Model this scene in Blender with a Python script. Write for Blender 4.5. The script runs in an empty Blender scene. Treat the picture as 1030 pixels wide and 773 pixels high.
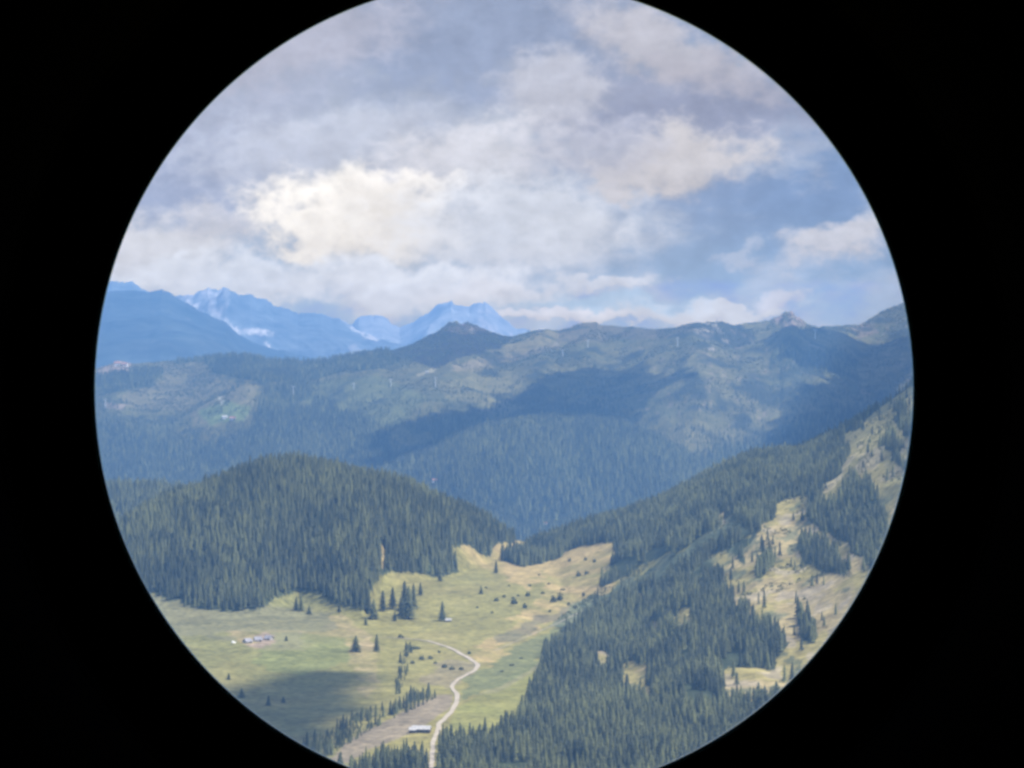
import bpy, math, random
import numpy as np

random.seed(7)
RNG = np.random.default_rng(11)
scene = bpy.context.scene
COL = scene.collection

F = 3664.0          # focal length in picture units (16 degree lens)
CX, Y0 = 515.0, 318.0   # column of the view axis and the eye-level row
HAZE_K = 6.8e-5
HAZE_C = (0.235, 0.515, 1.0)
HAZE_TOP = 215.0
HAZE_END = 25600.0
SUN_EL, SUN_AZ = math.radians(56), math.radians(100)   # azimuth clockwise from +Y (view direction)
SUN = np.array([math.sin(SUN_AZ)*math.cos(SUN_EL), math.cos(SUN_AZ)*math.cos(SUN_EL), math.sin(SUN_EL)])

# ------------------------------------------------------------------ noise
def _hash(ix, iy, seed):
    n = (ix.astype(np.int64)*374761393 + iy.astype(np.int64)*668265263 + seed*1442695041) & 0xFFFFFFFF
    n = ((n ^ (n >> 13))*1274126177) & 0xFFFFFFFF
    n = n ^ (n >> 16)
    return (n & 0xFFFFFF)/float(0xFFFFFF)

def vnoise(x, y, seed=0):
    x = np.asarray(x, float); y = np.asarray(y, float)
    ix = np.floor(x); iy = np.floor(y)
    fx = x-ix; fy = y-iy
    fx = fx*fx*(3-2*fx); fy = fy*fy*(3-2*fy)
    a = _hash(ix, iy, seed); b = _hash(ix+1, iy, seed)
    c = _hash(ix, iy+1, seed); d = _hash(ix+1, iy+1, seed)
    return (a*(1-fx)+b*fx)*(1-fy)+(c*(1-fx)+d*fx)*fy

def fbm(x, y, oct=4, seed=0):
    s = 0; a = 0.5; t = 0
    for i in range(oct):
        s = s+a*vnoise(x, y, seed+i*17); t += a
        x = x*2.03+11.3; y = y*2.03+4.7; a *= 0.5
    return s/t*2-1           # -1..1

def ridged(x, y, oct=4, seed=0):
    s = 0; a = 0.5; t = 0
    for i in range(oct):
        s = s+a*(1-np.abs(vnoise(x, y, seed+i*17)*2-1)); t += a
        x = x*2.03+11.3; y = y*2.03+4.7; a *= 0.5
    return s/t               # 0..1

def tab(x, pts):
    p = np.array(pts, float)
    return np.interp(x, p[:, 0], p[:, 1])

def inpoly(px, py, poly):
    px = np.asarray(px, float); py = np.asarray(py, float)
    r = np.zeros(px.shape, bool)
    n = len(poly)
    for i in range(n):
        x1, y1 = poly[i]; x2, y2 = poly[(i+1) % n]
        if y1 == y2:
            continue
        c = ((y1 > py) != (y2 > py)) & (px < (x2-x1)*(py-y1)/(y2-y1)+x1)
        r ^= c
    return r

def sm(a, b, x):
    t = np.clip((x-a)/(b-a), 0, 1)
    return t*t*(3-2*t)

# ------------------------------------------------------------------ terrain height
L2 = [(-200,600),(60,572),(97,556),(120,540),(150,520),(175,509),(200,499),(240,482),(265,474),(295,470),(330,475),(370,484),
      (410,495),(440,507),(470,520),(495,534),(512,544),(522,547),(535,550),(545,550),(560,546),(580,540),(600,534),(625,527),(660,513),(690,497),
      (720,481),(740,471),(760,462),(800,459),(815,454),(840,442),(862,427),(890,411),(917,392),(960,372),(1100,330),(1400,300)]
FOOT = [(-200,640),(60,612),(150,606),(262,614),(300,604),(365,617),(385,592),(455,582),(490,567),(512,553),(530,553),(545,562),
        (575,602),(600,642),(640,702),(680,762),(720,812),(900,835),(1400,835)]
DC = [(-200,3700),(60,3700),(200,3800),(295,3870),(410,3980),(470,4060),(512,4140),(545,4190),(600,4260),(700,4230),(800,4120),(917,3930),(1400,3700)]
BASE = [(540,4210),(545,4150),(560,3950),(600,3550),(640,3250),(700,2850),(740,2600),(773,2400),(800,2300),(840,2220)]
C4 = [(-200,380),(60,372),(97,371),(110,367),(118,363),(135,366),(165,363),(190,362),(215,358),(250,357),(270,362),(300,363),(330,362),(345,358),(370,353),
      (395,352),(410,348),(430,338),(438,334.5),(447,328.5),(453,324.3),(459,323.4),(464,325),(472,324.6),(480,327.5),(490,332),(505,337),(515,339),(530,335),(542,332),(550,331),(562,333),(575,329),
      (585,325),(590,324),(600,324),(605,327),(615,327),(625,329),(640,329),(660,331),(680,329),(692,325),(700,323.5),(727,324),(740,328),(750,325),
      (765,324),(775,322),(781,319),(784,319.5),(789,315.5),(797,315),(801,318),(805,322),(812,326),(822,329),(838,328),(850,327.5),(862,328),(872,323),(885,314),
      (900,307),(917,303),(960,294),(1100,280),(1400,270)]
HUMP = [(300,520),(340,490),(370,474),(400,462),(430,452),(460,440),(490,431),(520,425),(560,420),(600,421),(625,427),(650,437),(680,452),(710,468),(740,490),(780,530)]
RIDGE_B = [(-200,492),(60,493),(100,496),(150,497),(185,499),(200,512),(215,540),(240,600),(300,700)]

def height(px, Y):
    """ground height in metres at column px (tangent units) and forward distance Y."""
    px = np.asarray(px, float); Y = np.asarray(Y, float)
    X = (px-CX)/F*Y
    # near valley and its two hillsides
    yf = tab(px, FOOT); yc = tab(px, L2)-3.5*(1-np.exp(-((px-535)/45.0)**2)); dc = tab(px, DC)
    by = np.array([b[0] for b in BASE], float); bd = np.array([b[1] for b in BASE], float)
    df = np.interp(yf, by, bd)
    df = np.minimum(df, dc-60)
    ybase = np.interp(Y, bd[::-1], by[::-1])
    t = np.clip((Y-df)/(dc-df), 0, 1)
    # the more lateral slopes get a gentler dome
    yh = yf+(yc-yf)*np.sin(t*math.pi/2)**1.05
    y = np.where(Y < df, ybase, yh)
    y = np.where(Y < bd[-1], 840+(bd[-1]-Y)*0.9, y)
    z = -(y-Y0)/F*Y
    zc = -(yc-Y0)/F*dc
    back = zc-0.5*np.maximum(Y-dc, 0)-0.0002*np.maximum(Y-dc, 0)**2
    z = np.where(Y > dc, back, z)
    rel = 3.2*fbm(X/95+3, Y/130, 4, 5)+9*fbm(X/300, Y/420, 2, 41)
    # side ribs and gullies on the right hillside
    rt = sm(560, 700, px)*sm(2350, 2600, Y)*(1-sm(0.8, 1.0, t))
    rel = rel+rt*26*(ridged(X/150+Y/420, Y/900, 3, 77)-0.6)
    lt = (1-sm(430, 500, px))*(Y > df)*sm(0.0, 0.25, t)*(1-sm(0.7, 1.0, t))
    rel = rel+lt*14*(ridged(X/130, Y/400, 3, 71)-0.6)
    # gully with the dark trees, lower left of the valley floor
    rel = rel*np.where(Y > dc, 1.0, 1.0)*sm(2240, 2400, Y)
    # calm the small relief along the crest
    z = z+rel*(0.35+0.65*(1-sm(0.75, 1.0, t)))
    zb = -(tab(px, RIDGE_B)-Y0)/F*4800
    zb = zb-0.42*np.abs(Y-4800)**1.02+4*fbm(X/120, Y/120, 3, 9)+10
    z = np.where((Y > dc+80), np.maximum(z, zb), z)
    z = np.maximum(z, -480+6*fbm(X/300, Y/300, 2, 3))
    # the long ridge
    yc4 = tab(px, C4)
    dc4 = 9300+240*np.sin(px/67.0)+120*np.sin(px/23.0)
    t4 = np.clip((Y-6800)/(dc4-6800), 0, 1)
    y4 = 576+(yc4-576)*(0.75*np.sin(t4*math.pi/2)+0.25*t4)
    z4 = -(y4-Y0)/F*np.clip(Y, 6800, None)
    zc4 = -(yc4-Y0)/F*dc4
    z4 = np.where(Y > dc4, zc4-0.45*(Y-dc4), z4)
    r4 = 70*(ridged(X/420+0.5*np.sin(Y/900), Y/1500, 4, 21)-0.62)*(1-sm(0.8, 1.0, t4))*sm(0, 0.2, t4)
    r4 = r4+9*fbm(X/110, Y/150, 4, 8)*(1-sm(0.9, 1.0, t4)*0.6)
    r4 = r4+2.6*fbm(X/26, Y/40, 3, 58)
    crag = 1.5*np.exp(-((px-791)/12.0)**2)*sm(0.86, 1.0, t4)+1.3*np.exp(-((px-463)/20.0)**2)*sm(0.9, 1.0, t4)+0.35*sm(690, 720, px)*sm(0.9, 1.0, t4)
    r4 = r4+crag*17*(ridged(X/17, Y/45, 3, 99)-0.62)
    zh = -(tab(px, HUMP)-Y0)/F*7600
    zh = zh-0.0011*(Y-7600)**2*np.where(Y < 7600, 0.45, 0.9)-0.05*np.abs(Y-7600)
    zh = zh+14*(ridged(X/160, Y/400, 3, 33)-0.6)
    z4 = np.where((Y > 6750), np.maximum(z4+r4, zh), z4)
    z = np.where(Y > 6500, np.maximum(z, np.where(Y > 6800, z4, -1e9)), z)
    k = sm(6500, 6800, Y)*(Y < 6800)
    z0 = -(576-Y0)/F*6800
    z = np.where((Y > 6500) & (Y <= 6800), z*(1-k)+z0*k, z)
    edge = sm(-1250, -450, px)*(1-sm(1500, 2280, px))
    z = z*edge-485*(1-edge)
    return np.maximum(z, -495)

cols = np.concatenate([np.linspace(-1300, -120, 20)[:-1], np.arange(-120, 1150, 1.6), np.linspace(1150, 2330, 20)])
rows = np.concatenate([np.linspace(2000, 2200, 6)[:-1], np.arange(2200, 4350, 7.0), np.arange(4350, 5100, 22), np.arange(5100, 6700, 90),
                       np.arange(6700, 9900, 12.0), np.arange(9900, 11400, 120), np.array([12000, 14000, 17000, 21000, 25300])])
PXG, YG = np.meshgrid(cols, rows)
ZG = height(PXG, YG)
PYG = Y0-ZG*F/YG
XG = (PXG-CX)/F*YG

def zat(px, Y):
    """interpolated height of the built terrain."""
    px = np.asarray(px, float); Y = np.asarray(Y, float)
    i = np.clip(np.searchsorted(cols, px)-1, 0, len(cols)-2)
    j = np.clip(np.searchsorted(rows, Y)-1, 0, len(rows)-2)
    fx = (px-cols[i])/(cols[i+1]-cols[i]); fy = (Y-rows[j])/(rows[j+1]-rows[j])
    return (ZG[j, i]*(1-fx)+ZG[j, i+1]*fx)*(1-fy)+(ZG[j+1, i]*(1-fx)+ZG[j+1, i+1]*fx)*fy

def ground(px, py, dmin=2210.0):
    """world point where the sight line towards (px, py) meets the ground."""
    Ys = np.arange(dmin, 9900, 2.0)
    z = zat(np.full(Ys.shape, float(px)), Ys)
    yy = Y0-z*F/Ys
    h = np.nonzero(yy <= py)[0]
    Y = Ys[h[0]] if len(h) else 9300.0
    return np.array([(px-CX)/F*Y, Y, float(zat(px, Y))])

# visible horizon line per (row, col): smallest py so far, to know what is hidden
RUN = np.minimum.accumulate(PYG, axis=0)
def hidden_by(px, Y, topz):
    """pixels by which a point is hidden behind nearer ground (negative = visible)."""
    i = np.clip(np.searchsorted(cols, px)-1, 0, len(cols)-2)
    j = np.clip(np.searchsorted(rows, Y)-2, 0, len(rows)-2)
    return (Y0-topz*F/Y)-RUN[j, i]

# ------------------------------------------------------------------ land cover colours (albedo)
GRASS = (0.225,0.195,0.062); GREEN = (0.155,0.170,0.060); DRY = (0.34,0.255,0.11); TAN = (0.30,0.235,0.12)
SOIL = (0.205,0.165,0.108); FLOOR = (0.045,0.055,0.028); SCRUBG = (0.085,0.10,0.055); ROCK = (0.40,0.35,0.30)
OLIVE = (0.125,0.112,0.050); PINK = (0.34,0.24,0.19)

FL = [(-150,430),(60,430),(560,430),(512,546),(500,550),(489,558),(470,551),(458,549),(457,577),(430,579),(385,579),(376,590),(366,614),(345,608),(320,600),(300,594),(285,600),(262,611),(225,613),(185,612),(160,600),(100,590),(-150,610)]
FL_HOLE = [(383,546),(388,551),(387,566),(386,575),(383,570)]
FR_TOP = [(507,562),(512,567),(524,572),(542,565),(567,557),(600,547),(617,549),(612,575),(601,593),(640,575),(700,541),(735,520),(757,537),(770,527),(786,508),(807,499),(832,480),(854,456),(849,436),(867,432),(896,404),(920,388),(1150,300),(1150,250),(546,250),(546,541),(540,549),(526,555),(514,557)]
FR_LOW = [(640,600),(700,562),(735,540),(757,537),(786,506),(816,494),(832,476),(849,434),(868,430),(896,402),(920,384),(1150,300),(1150,900),(340,900),(336,790),(350,779),(372,772),(395,765),(415,764),(428,772),(440,772),(445,752),(470,748),(500,742),(523,722),(543,680),(553,653),(576,636),(605,610),(632,593)]
CL = [
 [(714,561),(736,556),(745,572),(757,537),(770,527),(786,508),(807,499),(816,499),(813,521),(828,532),(849,542),(875,569),(895,590),(930,620),(870,640),(815,702),(785,706),(739,708),(718,694),(735,674),(778,674),(779,660),(790,648),(782,636),(762,626),(746,609),(728,592)],
 [(860,444),(874,420),(890,404),(920,386),(960,362),(960,420),(918,424),(906,412),(899,434),(884,450)],
 [(849,435),(864,434),(885,443),(896,456),(906,469),(909,477),(930,490),(930,520),(896,540),(889,515),(884,500),(866,480),(853,474),(848,498),(830,504),(829,486),(843,472),(854,456)],
 [(896,422),(905,428),(917,445),(945,455),(945,500),(914,480),(908,460),(902,440)],
 [(594,662),(606,655),(616,658),(618,672),(606,680),(596,674)],
 [(620,674),(636,664),(650,670),(652,696),(640,704),(630,696),(622,690)],
 [(652,626),(666,624),(666,642),(655,644)],
 [(674,624),(685,612),(698,612),(700,628),(684,636)],
 [(650,702),(657,701),(656,716),(650,716)],
 [(720,525),(727,512),(745,500),(744,506),(732,518),(726,530)],
 [(640,596),(650,600),(660,604),(655,608),(642,602)],
]
CL_TREES = [
 [(803,621),(812,620),(821,630),(819,648),(806,646)],
 [(807,537),(818,541),(830,547),(855,570),(850,580),(835,576),(815,570),(805,555)],
 [(760,560),(770,553),(778,566),(772,580),(762,576)],
 [(899,410),(906,406),(912,412),(913,432),(905,432),(899,424)],
]

def wx(X, Y, s, a, seed):
    return a*fbm(X/s, Y/s*0.6, 3, seed)

def near_cover(px, py, X, Y):
    """returns forest mask and clearing masks for near ground."""
    qx = px+wx(X, Y, 24, 9, 101)+wx(X, Y, 7, 2.5, 103); qy = py+wx(X, Y, 24, 6, 102)
    fl = inpoly(qx, qy, FL) & ~inpoly(px, py, FL_HOLE)
    fr = inpoly(qx, qy, FR_TOP) | inpoly(qx, qy, FR_LOW)
    cl = np.zeros(px.shape, bool)
    for p in CL:
        cl |= inpoly(qx, qy, p)
    for p in CL_TREES:
        cl &= ~inpoly(qx, qy, p)
    fr &= ~cl
    return fl, fr, cl

T4 = [(-200,400),(60,402),(130,418),(190,434),(250,428),(262,385),(300,375),(330,390),(350,400),(400,415),(450,412),(500,408),(560,402),(620,400),(645,432),(700,444),(740,436),(780,430),(800,410),(850,402),(917,392),(1200,370)]
CREST4 = [(-100,340),(97,378),(125,376),(165,372),(205,345),(400,340),(415,352),(395,368),(345,374),(300,385),(262,388),(232,378),(200,374),(165,378),(150,388),(110,396),(97,395),(-100,400)]
KNOLL = [(385,357),(430,335),(465,322),(515,338),(512,346),(488,354),(455,362),(440,373),(420,364)]
M2 = [(160,366),(205,364),(222,382),(262,388),(252,412),(242,423),(197,430),(190,415),(130,410),(118,398),(150,390),(168,384)]
G2 = [(198,414),(225,404),(254,408),(245,422),(210,428)]
CHUTE = [(548,535),(556,526),(566,521),(567,515),(575,512),(577,516),(569,522),(580,529),(590,532),(596,545),(585,560),(545,556)]

def far_density(px, py, X, Y):
    n = fbm(X/140, Y/220, 4, 61)
    qy = py+10*n; qx = px+8*fbm(X/120, Y/200, 3, 62)
    tl = tab(px, T4)
    d = 0.05+0.30*sm(-22, 5, qy-tl)+0.65*sm(8, 34, qy-tl)
    d = np.where(inpoly(qx, py+4*n, CREST4), 0.95, d)
    d = np.where(inpoly(qx, py+3*n, M2), 0.06+0.25*(n > 0.25), d)
    # open patches within the forest
    patch = fbm(X/90+9, Y/260, 3, 66)
    d = np.where((patch > 0.18) & (py < tl+70) & (px > 300) & (px < 480), d*0.30, d)
    d = np.where(inpoly(qx, qy, [(655,395),(690,388),(720,400),(715,430),(680,436),(655,430),(648,410)]), 0.12, d)
    d = np.where(inpoly(qx, qy, [(740,395),(800,380),(850,372),(860,392),(800,402),(760,424),(735,418)]), 0.15, d)
    d = np.where(inpoly(qx, qy, [(775,350),(850,355),(870,375),(800,378),(770,372)]), 0.5, d)
    d = np.where(inpoly(qx, py, CHUTE), 0.0, d)
    hump = (Y > 7000) & (Y < 7800) & (py > tab(px, HUMP)-3)
    d = np.where(hump, 1.0-0.5*(patch > 0.45), d)
    d = np.where(inpoly(px, py, KNOLL), 0.04, d)
    return np.clip(d, 0, 1)

def colour_ground():
    px, py, X, Y, Z = PXG, PYG, XG, YG, ZG
    a = np.zeros(px.shape+(3,))
    def put(mask, c, s=1.0):
        m = (np.asarray(mask, float)*s)[..., None]
        a[:] = a*(1-m)+np.array(c)*m
    n1 = fbm(X/60, Y/90, 4, 201); n2 = fbm(X/18, Y/34, 4, 202); n3 = fbm(X/180, Y/260, 3, 203)
    # streaks that run down the right side of the meadow
    st = fbm((X+0.55*Y)/14, (Y-0.2*X)/160, 3, 205)
    near = Y < 5600
    put(np.ones(px.shape), GRASS)
    put(1-sm(300, 400, px), (0.142,0.140,0.056), .85)  # meadow darker towards the left
    put(np.clip(0.5+0.8*n3, 0, 1), (0.185,0.175,0.060), 0.8)
    put(np.clip(n1*1.2, 0, 1), (0.265,0.215,0.085), 0.6)
    qx = px+20*n1+9*n2; qy = py+8*fbm(X/50, Y/70, 3, 207)+4*n2
    dryp = inpoly(qx, qy, [(470,662),(500,640),(530,612),(545,590),(580,560),(620,535),(630,560),(600,600),(570,622),(520,650),(485,672)])
    put(dryp, DRY, np.clip(0.55+0.9*st+0.3*n2, 0, 1))
    put(inpoly(qx, qy, [(450,545),(500,545),(540,540),(540,575),(520,580),(470,566)]), DRY, np.clip(0.6+0.6*n2, 0, 1))
    put(inpoly(qx, qy, [(510,575),(560,555),(620,535),(620,552),(580,570),(530,590)]), DRY, 0.8)
    put(inpoly(qx, qy, [(225,640),(250,632),(300,634),(345,622),(370,640),(380,655),(350,652),(300,650),(280,656),(250,652)]), TAN, np.clip(0.45+0.8*n2, 0, 1))
    put(inpoly(qx, qy, [(240,648),(262,640),(300,638),(296,650),(265,654)]), (0.30,0.225,0.17), 0.8)
    put(inpoly(qx, qy, [(340,640),(372,650),(385,690),(372,700),(350,668)]), TAN, np.clip(0.4+0.8*n2, 0, 1))
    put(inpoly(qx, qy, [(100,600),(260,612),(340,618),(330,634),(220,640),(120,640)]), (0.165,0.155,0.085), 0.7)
    put(inpoly(qx, qy, [(270,640),(340,640),(350,665),(300,680),(250,664)]), GREEN, 0.7)
    put(inpoly(px+2*n2, py+2*n2, [(330,768),(345,748),(395,722),(440,699),(456,699),(451,715),(430,728),(415,738),(398,745),(370,755),(350,768)]), SOIL, 0.95)
    put(inpoly(qx, qy, [(425,676),(455,664),(478,668),(470,682),(440,690)]), SOIL, 0.55)
    put(inpoly(px, py, [(460,712),(500,688),(555,655),(566,640),(580,640),(523,730),(500,745),(445,745),(455,722)]), (0.195,0.190,0.056), np.clip(0.85+0.3*st, 0, 1))
    put(inpoly(qx, py, [(475,676),(520,655),(590,612),(628,592),(636,596),(560,652),(505,690),(465,706)]), (0.135,0.145,0.06), 0.8)  # darker green puts the scrub's shade into this slope band
    put(inpoly(px+n2, py+n2, [(478,700),(500,692),(530,676),(560,652),(563,655),(531,680),(500,697)]), (0.22,0.20,0.10), 0.7)
    put(inpoly(qx, qy, [(500,640),(560,612),(632,585),(640,592),(570,620),(510,652)]), (0.145,0.13,0.075), 0.75)
    fl, fr, cl = near_cover(px, py, X, Y)
    forest = (fl | fr) & near
    put(forest, FLOOR)
    scrub = near & inpoly(qx, qy, [(560,622),(601,594),(640,574),(700,540),(735,518),(760,498),(770,505),(757,530),(735,542),(700,564),(640,602),(605,622),(560,650)])
    put(scrub, SCRUBG, 1.0)
    put(scrub & (n2 > 0.18), (0.14,0.145,0.075), 0.8)
    clm = cl & near
    put(clm, (0.255,0.215,0.080))
    put(clm & (n1 > 0.1), TAN, 0.7)
    put(clm & (n2 > 0.28), (0.30,0.25,0.17), 0.7)
    put(clm & (n2 < -0.3), SCRUBG, 0.7)
    up = clm & (py < 500) & (px > 825)
    put(up, (0.255,0.220,0.085), 0.9)
    put(up & (n2 > 0.2) & (py > 440), (0.31,0.255,0.15), 0.7)
    put(near & (Y > 4230), FLOOR)
    put(near & inpoly(px, py, FL_HOLE), DRY, 0.9)
    # ---- the long ridge
    far = Y >= 5600
    d = far_density(px, py, X, Y)
    m1 = fbm(X/160, Y/240, 4, 301); m2 = fbm(X/45, Y/70, 4, 302)
    st4 = fbm((X-0.6*Y)/60, Y/400, 3, 305)
    g = np.zeros(px.shape+(3,))+np.array(OLIVE)
    def putg(mask, c, s=1.0):
        m = (np.asarray(mask, float)*s)[..., None]
        g[:] = g*(1-m)+np.array(c)*m
    putg(np.clip(m1*1.4, 0, 1), (0.175,0.150,0.070), 0.8)
    putg(np.clip(-m1*1.5, 0, 1), (0.085,0.090,0.045), 0.8)
    rx = px+5*m2; ry = py+3*m2
    putg(inpoly(rx, ry, [(450,372),(480,360),(520,345),(548,330),(562,336),(552,350),(520,362),(480,374)]), (0.21,0.17,0.085), 0.8)
    putg(inpoly(px, ry, [(455,368),(490,361),(540,352),(560,345),(566,349),(530,360),(490,368),(458,373)]), (0.22,0.175,0.11), 0.8)
    putg(inpoly(px, ry, [(418,376),(438,371),(440,374),(420,379)]), (0.33,0.28,0.18), 0.9)
    putg(inpoly(rx, ry, [(440,385),(520,375),(530,395),(500,410),(450,402)]), (0.19,0.165,0.075), 0.7)
    putg(inpoly(rx, ry, [(300,385),(380,378),(430,400),(400,430),(350,430),(310,410)]), (0.120,0.125,0.055), 0.8)
    putg(inpoly(rx, ry, KNOLL), (0.034,0.029,0.027), 1.0)
    putg(inpoly(px+3*m2, ry, [(450,325),(480,325),(490,333),(470,336),(445,333)]), (0.16,0.11,0.095), 0.8)
    putg(inpoly(px, ry, [(470,329),(475,329),(476,336),(473,337)]), (.22,.18,.16), 0.8)
    putg(inpoly(rx, ry, [(560,322),(620,322),(640,330),(700,322),(700,335),(640,342),(560,345)]), (0.15,0.115,0.08), 0.6)
    putg(inpoly(rx, ry, [(690,321),(740,321),(760,340),(740,352),(700,335)]), (0.045,0.045,0.032), 0.9)
    rk = (inpoly(rx, ry, [(698,328),(722,326),(729,336),(712,345),(700,337)]) | inpoly(rx, ry, [(727,339),(734,343),(731,346),(726,343)]) | inpoly(rx, ry, [(712,348),(720,348),(719,354),(712,353)]))
    m3_ = fbm(X/13, Y/34, 4, 310)
    putg(rk, (.36,.30,.25), np.clip(0.55+2.6*m3_, 0, 1))
    rk2 = inpoly(px+2*m2, py+2*m2, [(776,323),(782,316),(789,312),(798,312),(806,321),(810,328),(798,329),(785,329)])
    putg(rk2, (0.30,0.21,0.18), np.clip(0.55+2.2*m3_, 0, 1))
    putg(inpoly(rx, ry, [(855,330),(875,325),(885,335),(865,342)]), (0.25,0.17,0.13), 0.5)
    m3 = fbm(X/15, Y/30, 4, 307)
    putg((px > 640) & (m3 > 0.42) & (py < 430), (0.24,0.19,0.14), 0.6)
    clump = np.clip(fbm(X/50, Y/85, 4, 308)*3.2-.25, 0, 1)
    putg(clump, (0.036,0.040,0.028), 0.85)
    putg(inpoly(rx, py+m2*4, [(-100,372),(97,366),(112,360),(132,366),(128,374),(110,380),(98,390),(-100,400)]), PINK, 0.9)
    putg(inpoly(rx, ry, M2), (0.165,0.140,0.075), 0.85)
    putg(inpoly(px, ry, G2), (0.160,0.190,0.070), 0.9)
    putg(inpoly(rx, ry, [(265,362),(278,360),(280,370),(270,374)]), (0.24,0.17,0.12), 0.8)
    putg(inpoly(px, py, [(220,398),(223,398),(225,407),(222,408)]), (0.55,0.50,0.42), 0.9)
    putg(inpoly(px, ry, CHUTE), (0.20,0.20,0.14), 1.0)
    putg(inpoly(rx, py, [(105,405),(128,407),(128,412),(106,412)]), (0.30,0.22,0.19), 0.7)
    # little scars and outcrops in the lower forest
    putg((fbm(X/16, Y/40, 3, 306) > 0.60) & (py > 430), (0.22,0.19,0.14), 0.7)
    fm = np.clip((d-0.35)/0.4, 0, 1)
    putg(fm, FLOOR, 0.85)
    a[:] = np.where(far[..., None], g*np.array((.84,.87,.80)), a)
    return np.clip(a, 0.01, 0.8)

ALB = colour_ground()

# ------------------------------------------------------------------ mesh helpers
def mesh_from_arrays(name, V, T, quads=False):
    me = bpy.data.meshes.new(name)
    k = 4 if quads else 3
    V = np.ascontiguousarray(V, np.float32); T = np.ascontiguousarray(T, np.int32)
    me.vertices.add(len(V)); me.vertices.foreach_set('co', V.ravel())
    me.loops.add(T.size); me.loops.foreach_set('vertex_index', T.ravel())
    me.polygons.add(len(T)); me.polygons.foreach_set('loop_start', np.arange(len(T), dtype=np.int32)*k)
    try:
        me.polygons.foreach_set('loop_total', np.full(len(T), k, np.int32))
    except Exception:
        pass
    me.update(calc_edges=True)
    return me

def link(name, me, mat=None, parent=None, smooth=False):
    o = bpy.data.objects.new(name, me)
    COL.objects.link(o)
    if mat is not None and len(me.materials) == 0:
        me.materials.append(mat)
    if smooth:
        me.polygons.foreach_set('use_smooth', np.ones(len(me.polygons), bool))
    if parent is not None:
        o.parent = parent
    return o

def tag(o, label=None, cat=None, group=None, kind=None):
    if label: o['label'] = label
    if cat: o['category'] = cat
    if group: o['group'] = group
    if kind: o['kind'] = kind
    return o

def empty(name, loc, rz=0.0, label=None, cat=None, group=None):
    o = bpy.data.objects.new(name, None); COL.objects.link(o)
    o.location = [float(v) for v in loc]; o.rotation_euler = (0, 0, rz)
    o.empty_display_size = 1.0
    return tag(o, label, cat, group)

class MB:
    """collects simple shapes into one mesh"""
    def __init__(s): s.v = []; s.f = []
    def box(s, c, d, rz=0.0, taper=1.0):
        x, y, z = c; a, b, h = d[0]/2, d[1]/2, d[2]/2
        n = len(s.v); cs, sn = math.cos(rz), math.sin(rz)
        for k, (sx, sy) in ((-1, (-1, -1)), (-1, (1, -1)), (-1, (1, 1)), (-1, (-1, 1)), (1, (-1, -1)), (1, (1, -1)), (1, (1, 1)), (1, (-1, 1))):
            t = taper if k > 0 else 1.0
            px, py = sx*a*t, sy*b*t
            s.v.append((x+px*cs-py*sn, y+px*sn+py*cs, z+k*h))
        for q in ((0, 3, 2, 1), (4, 5, 6, 7), (0, 1, 5, 4), (1, 2, 6, 5), (2, 3, 7, 6), (3, 0, 4, 7)):
            s.f.append(tuple(n+i for i in q))
        return s
    def poly(s, pts, faces):
        n = len(s.v); s.v += [tuple(p) for p in pts]
        s.f += [tuple(n+i for i in f) for f in faces]
        return s
    def tube(s, p, q, r0, r1, n=8):
        p = np.array(p, float); q = np.array(q, float); d = q-p; d /= np.linalg.norm(d)
        u = np.cross(d, (0, 0, 1) if abs(d[2]) < .9 else (1, 0, 0)); u /= np.linalg.norm(u); w = np.cross(d, u)
        b = len(s.v)
        for c, r in ((p, r0), (q, r1)):
            for k in range(n):
                t = 2*math.pi*k/n
                s.v.append(tuple(c+r*(math.cos(t)*u+math.sin(t)*w)))
        for k in range(n):
            s.f.append((b+k, b+(k+1) % n, b+n+(k+1) % n, b+n+k))
        s.f.append(tuple(b+k for k in reversed(range(n)))); s.f.append(tuple(b+n+k for k in range(n)))
        return s
    def build(s, name, mat, parent=None, smooth=False):
        me = bpy.data.meshes.new(name); me.from_pydata(s.v, [], s.f); me.update()
        return link(name, me, mat, parent, smooth)

# ------------------------------------------------------------------ materials
def new_mat(name, rough=0.9, spec=0.2):
    m = bpy.data.materials.new(name); m.use_nodes = True
    nt = m.node_tree; b = nt.nodes['Principled BSDF']
    b.inputs['Roughness'].default_value = rough
    b.inputs['Specular IOR Level'].default_value = spec
    return m, nt, b

def noisy(name, c1, c2, scale=1.0, rough=0.9, spec=0.2, metal=0.0):
    m, nt, b = new_mat(name, rough, spec)
    tc = nt.nodes.new('ShaderNodeTexCoord'); nz = nt.nodes.new('ShaderNodeTexNoise')
    nz.inputs['Scale'].default_value = scale; nz.inputs['Detail'].default_value = 5
    nt.links.new(tc.outputs['Object'], nz.inputs['Vector'])
    r = nt.nodes.new('ShaderNodeValToRGB'); r.color_ramp.elements[0].position = .35; r.color_ramp.elements[1].position = .65
    r.color_ramp.elements[0].color = (*c1, 1); r.color_ramp.elements[1].color = (*c2, 1)
    nt.links.new(nz.outputs['Fac'], r.inputs['Fac']); nt.links.new(r.outputs['Color'], b.inputs['Base Color'])
    b.inputs['Metallic'].default_value = metal
    return m

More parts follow.
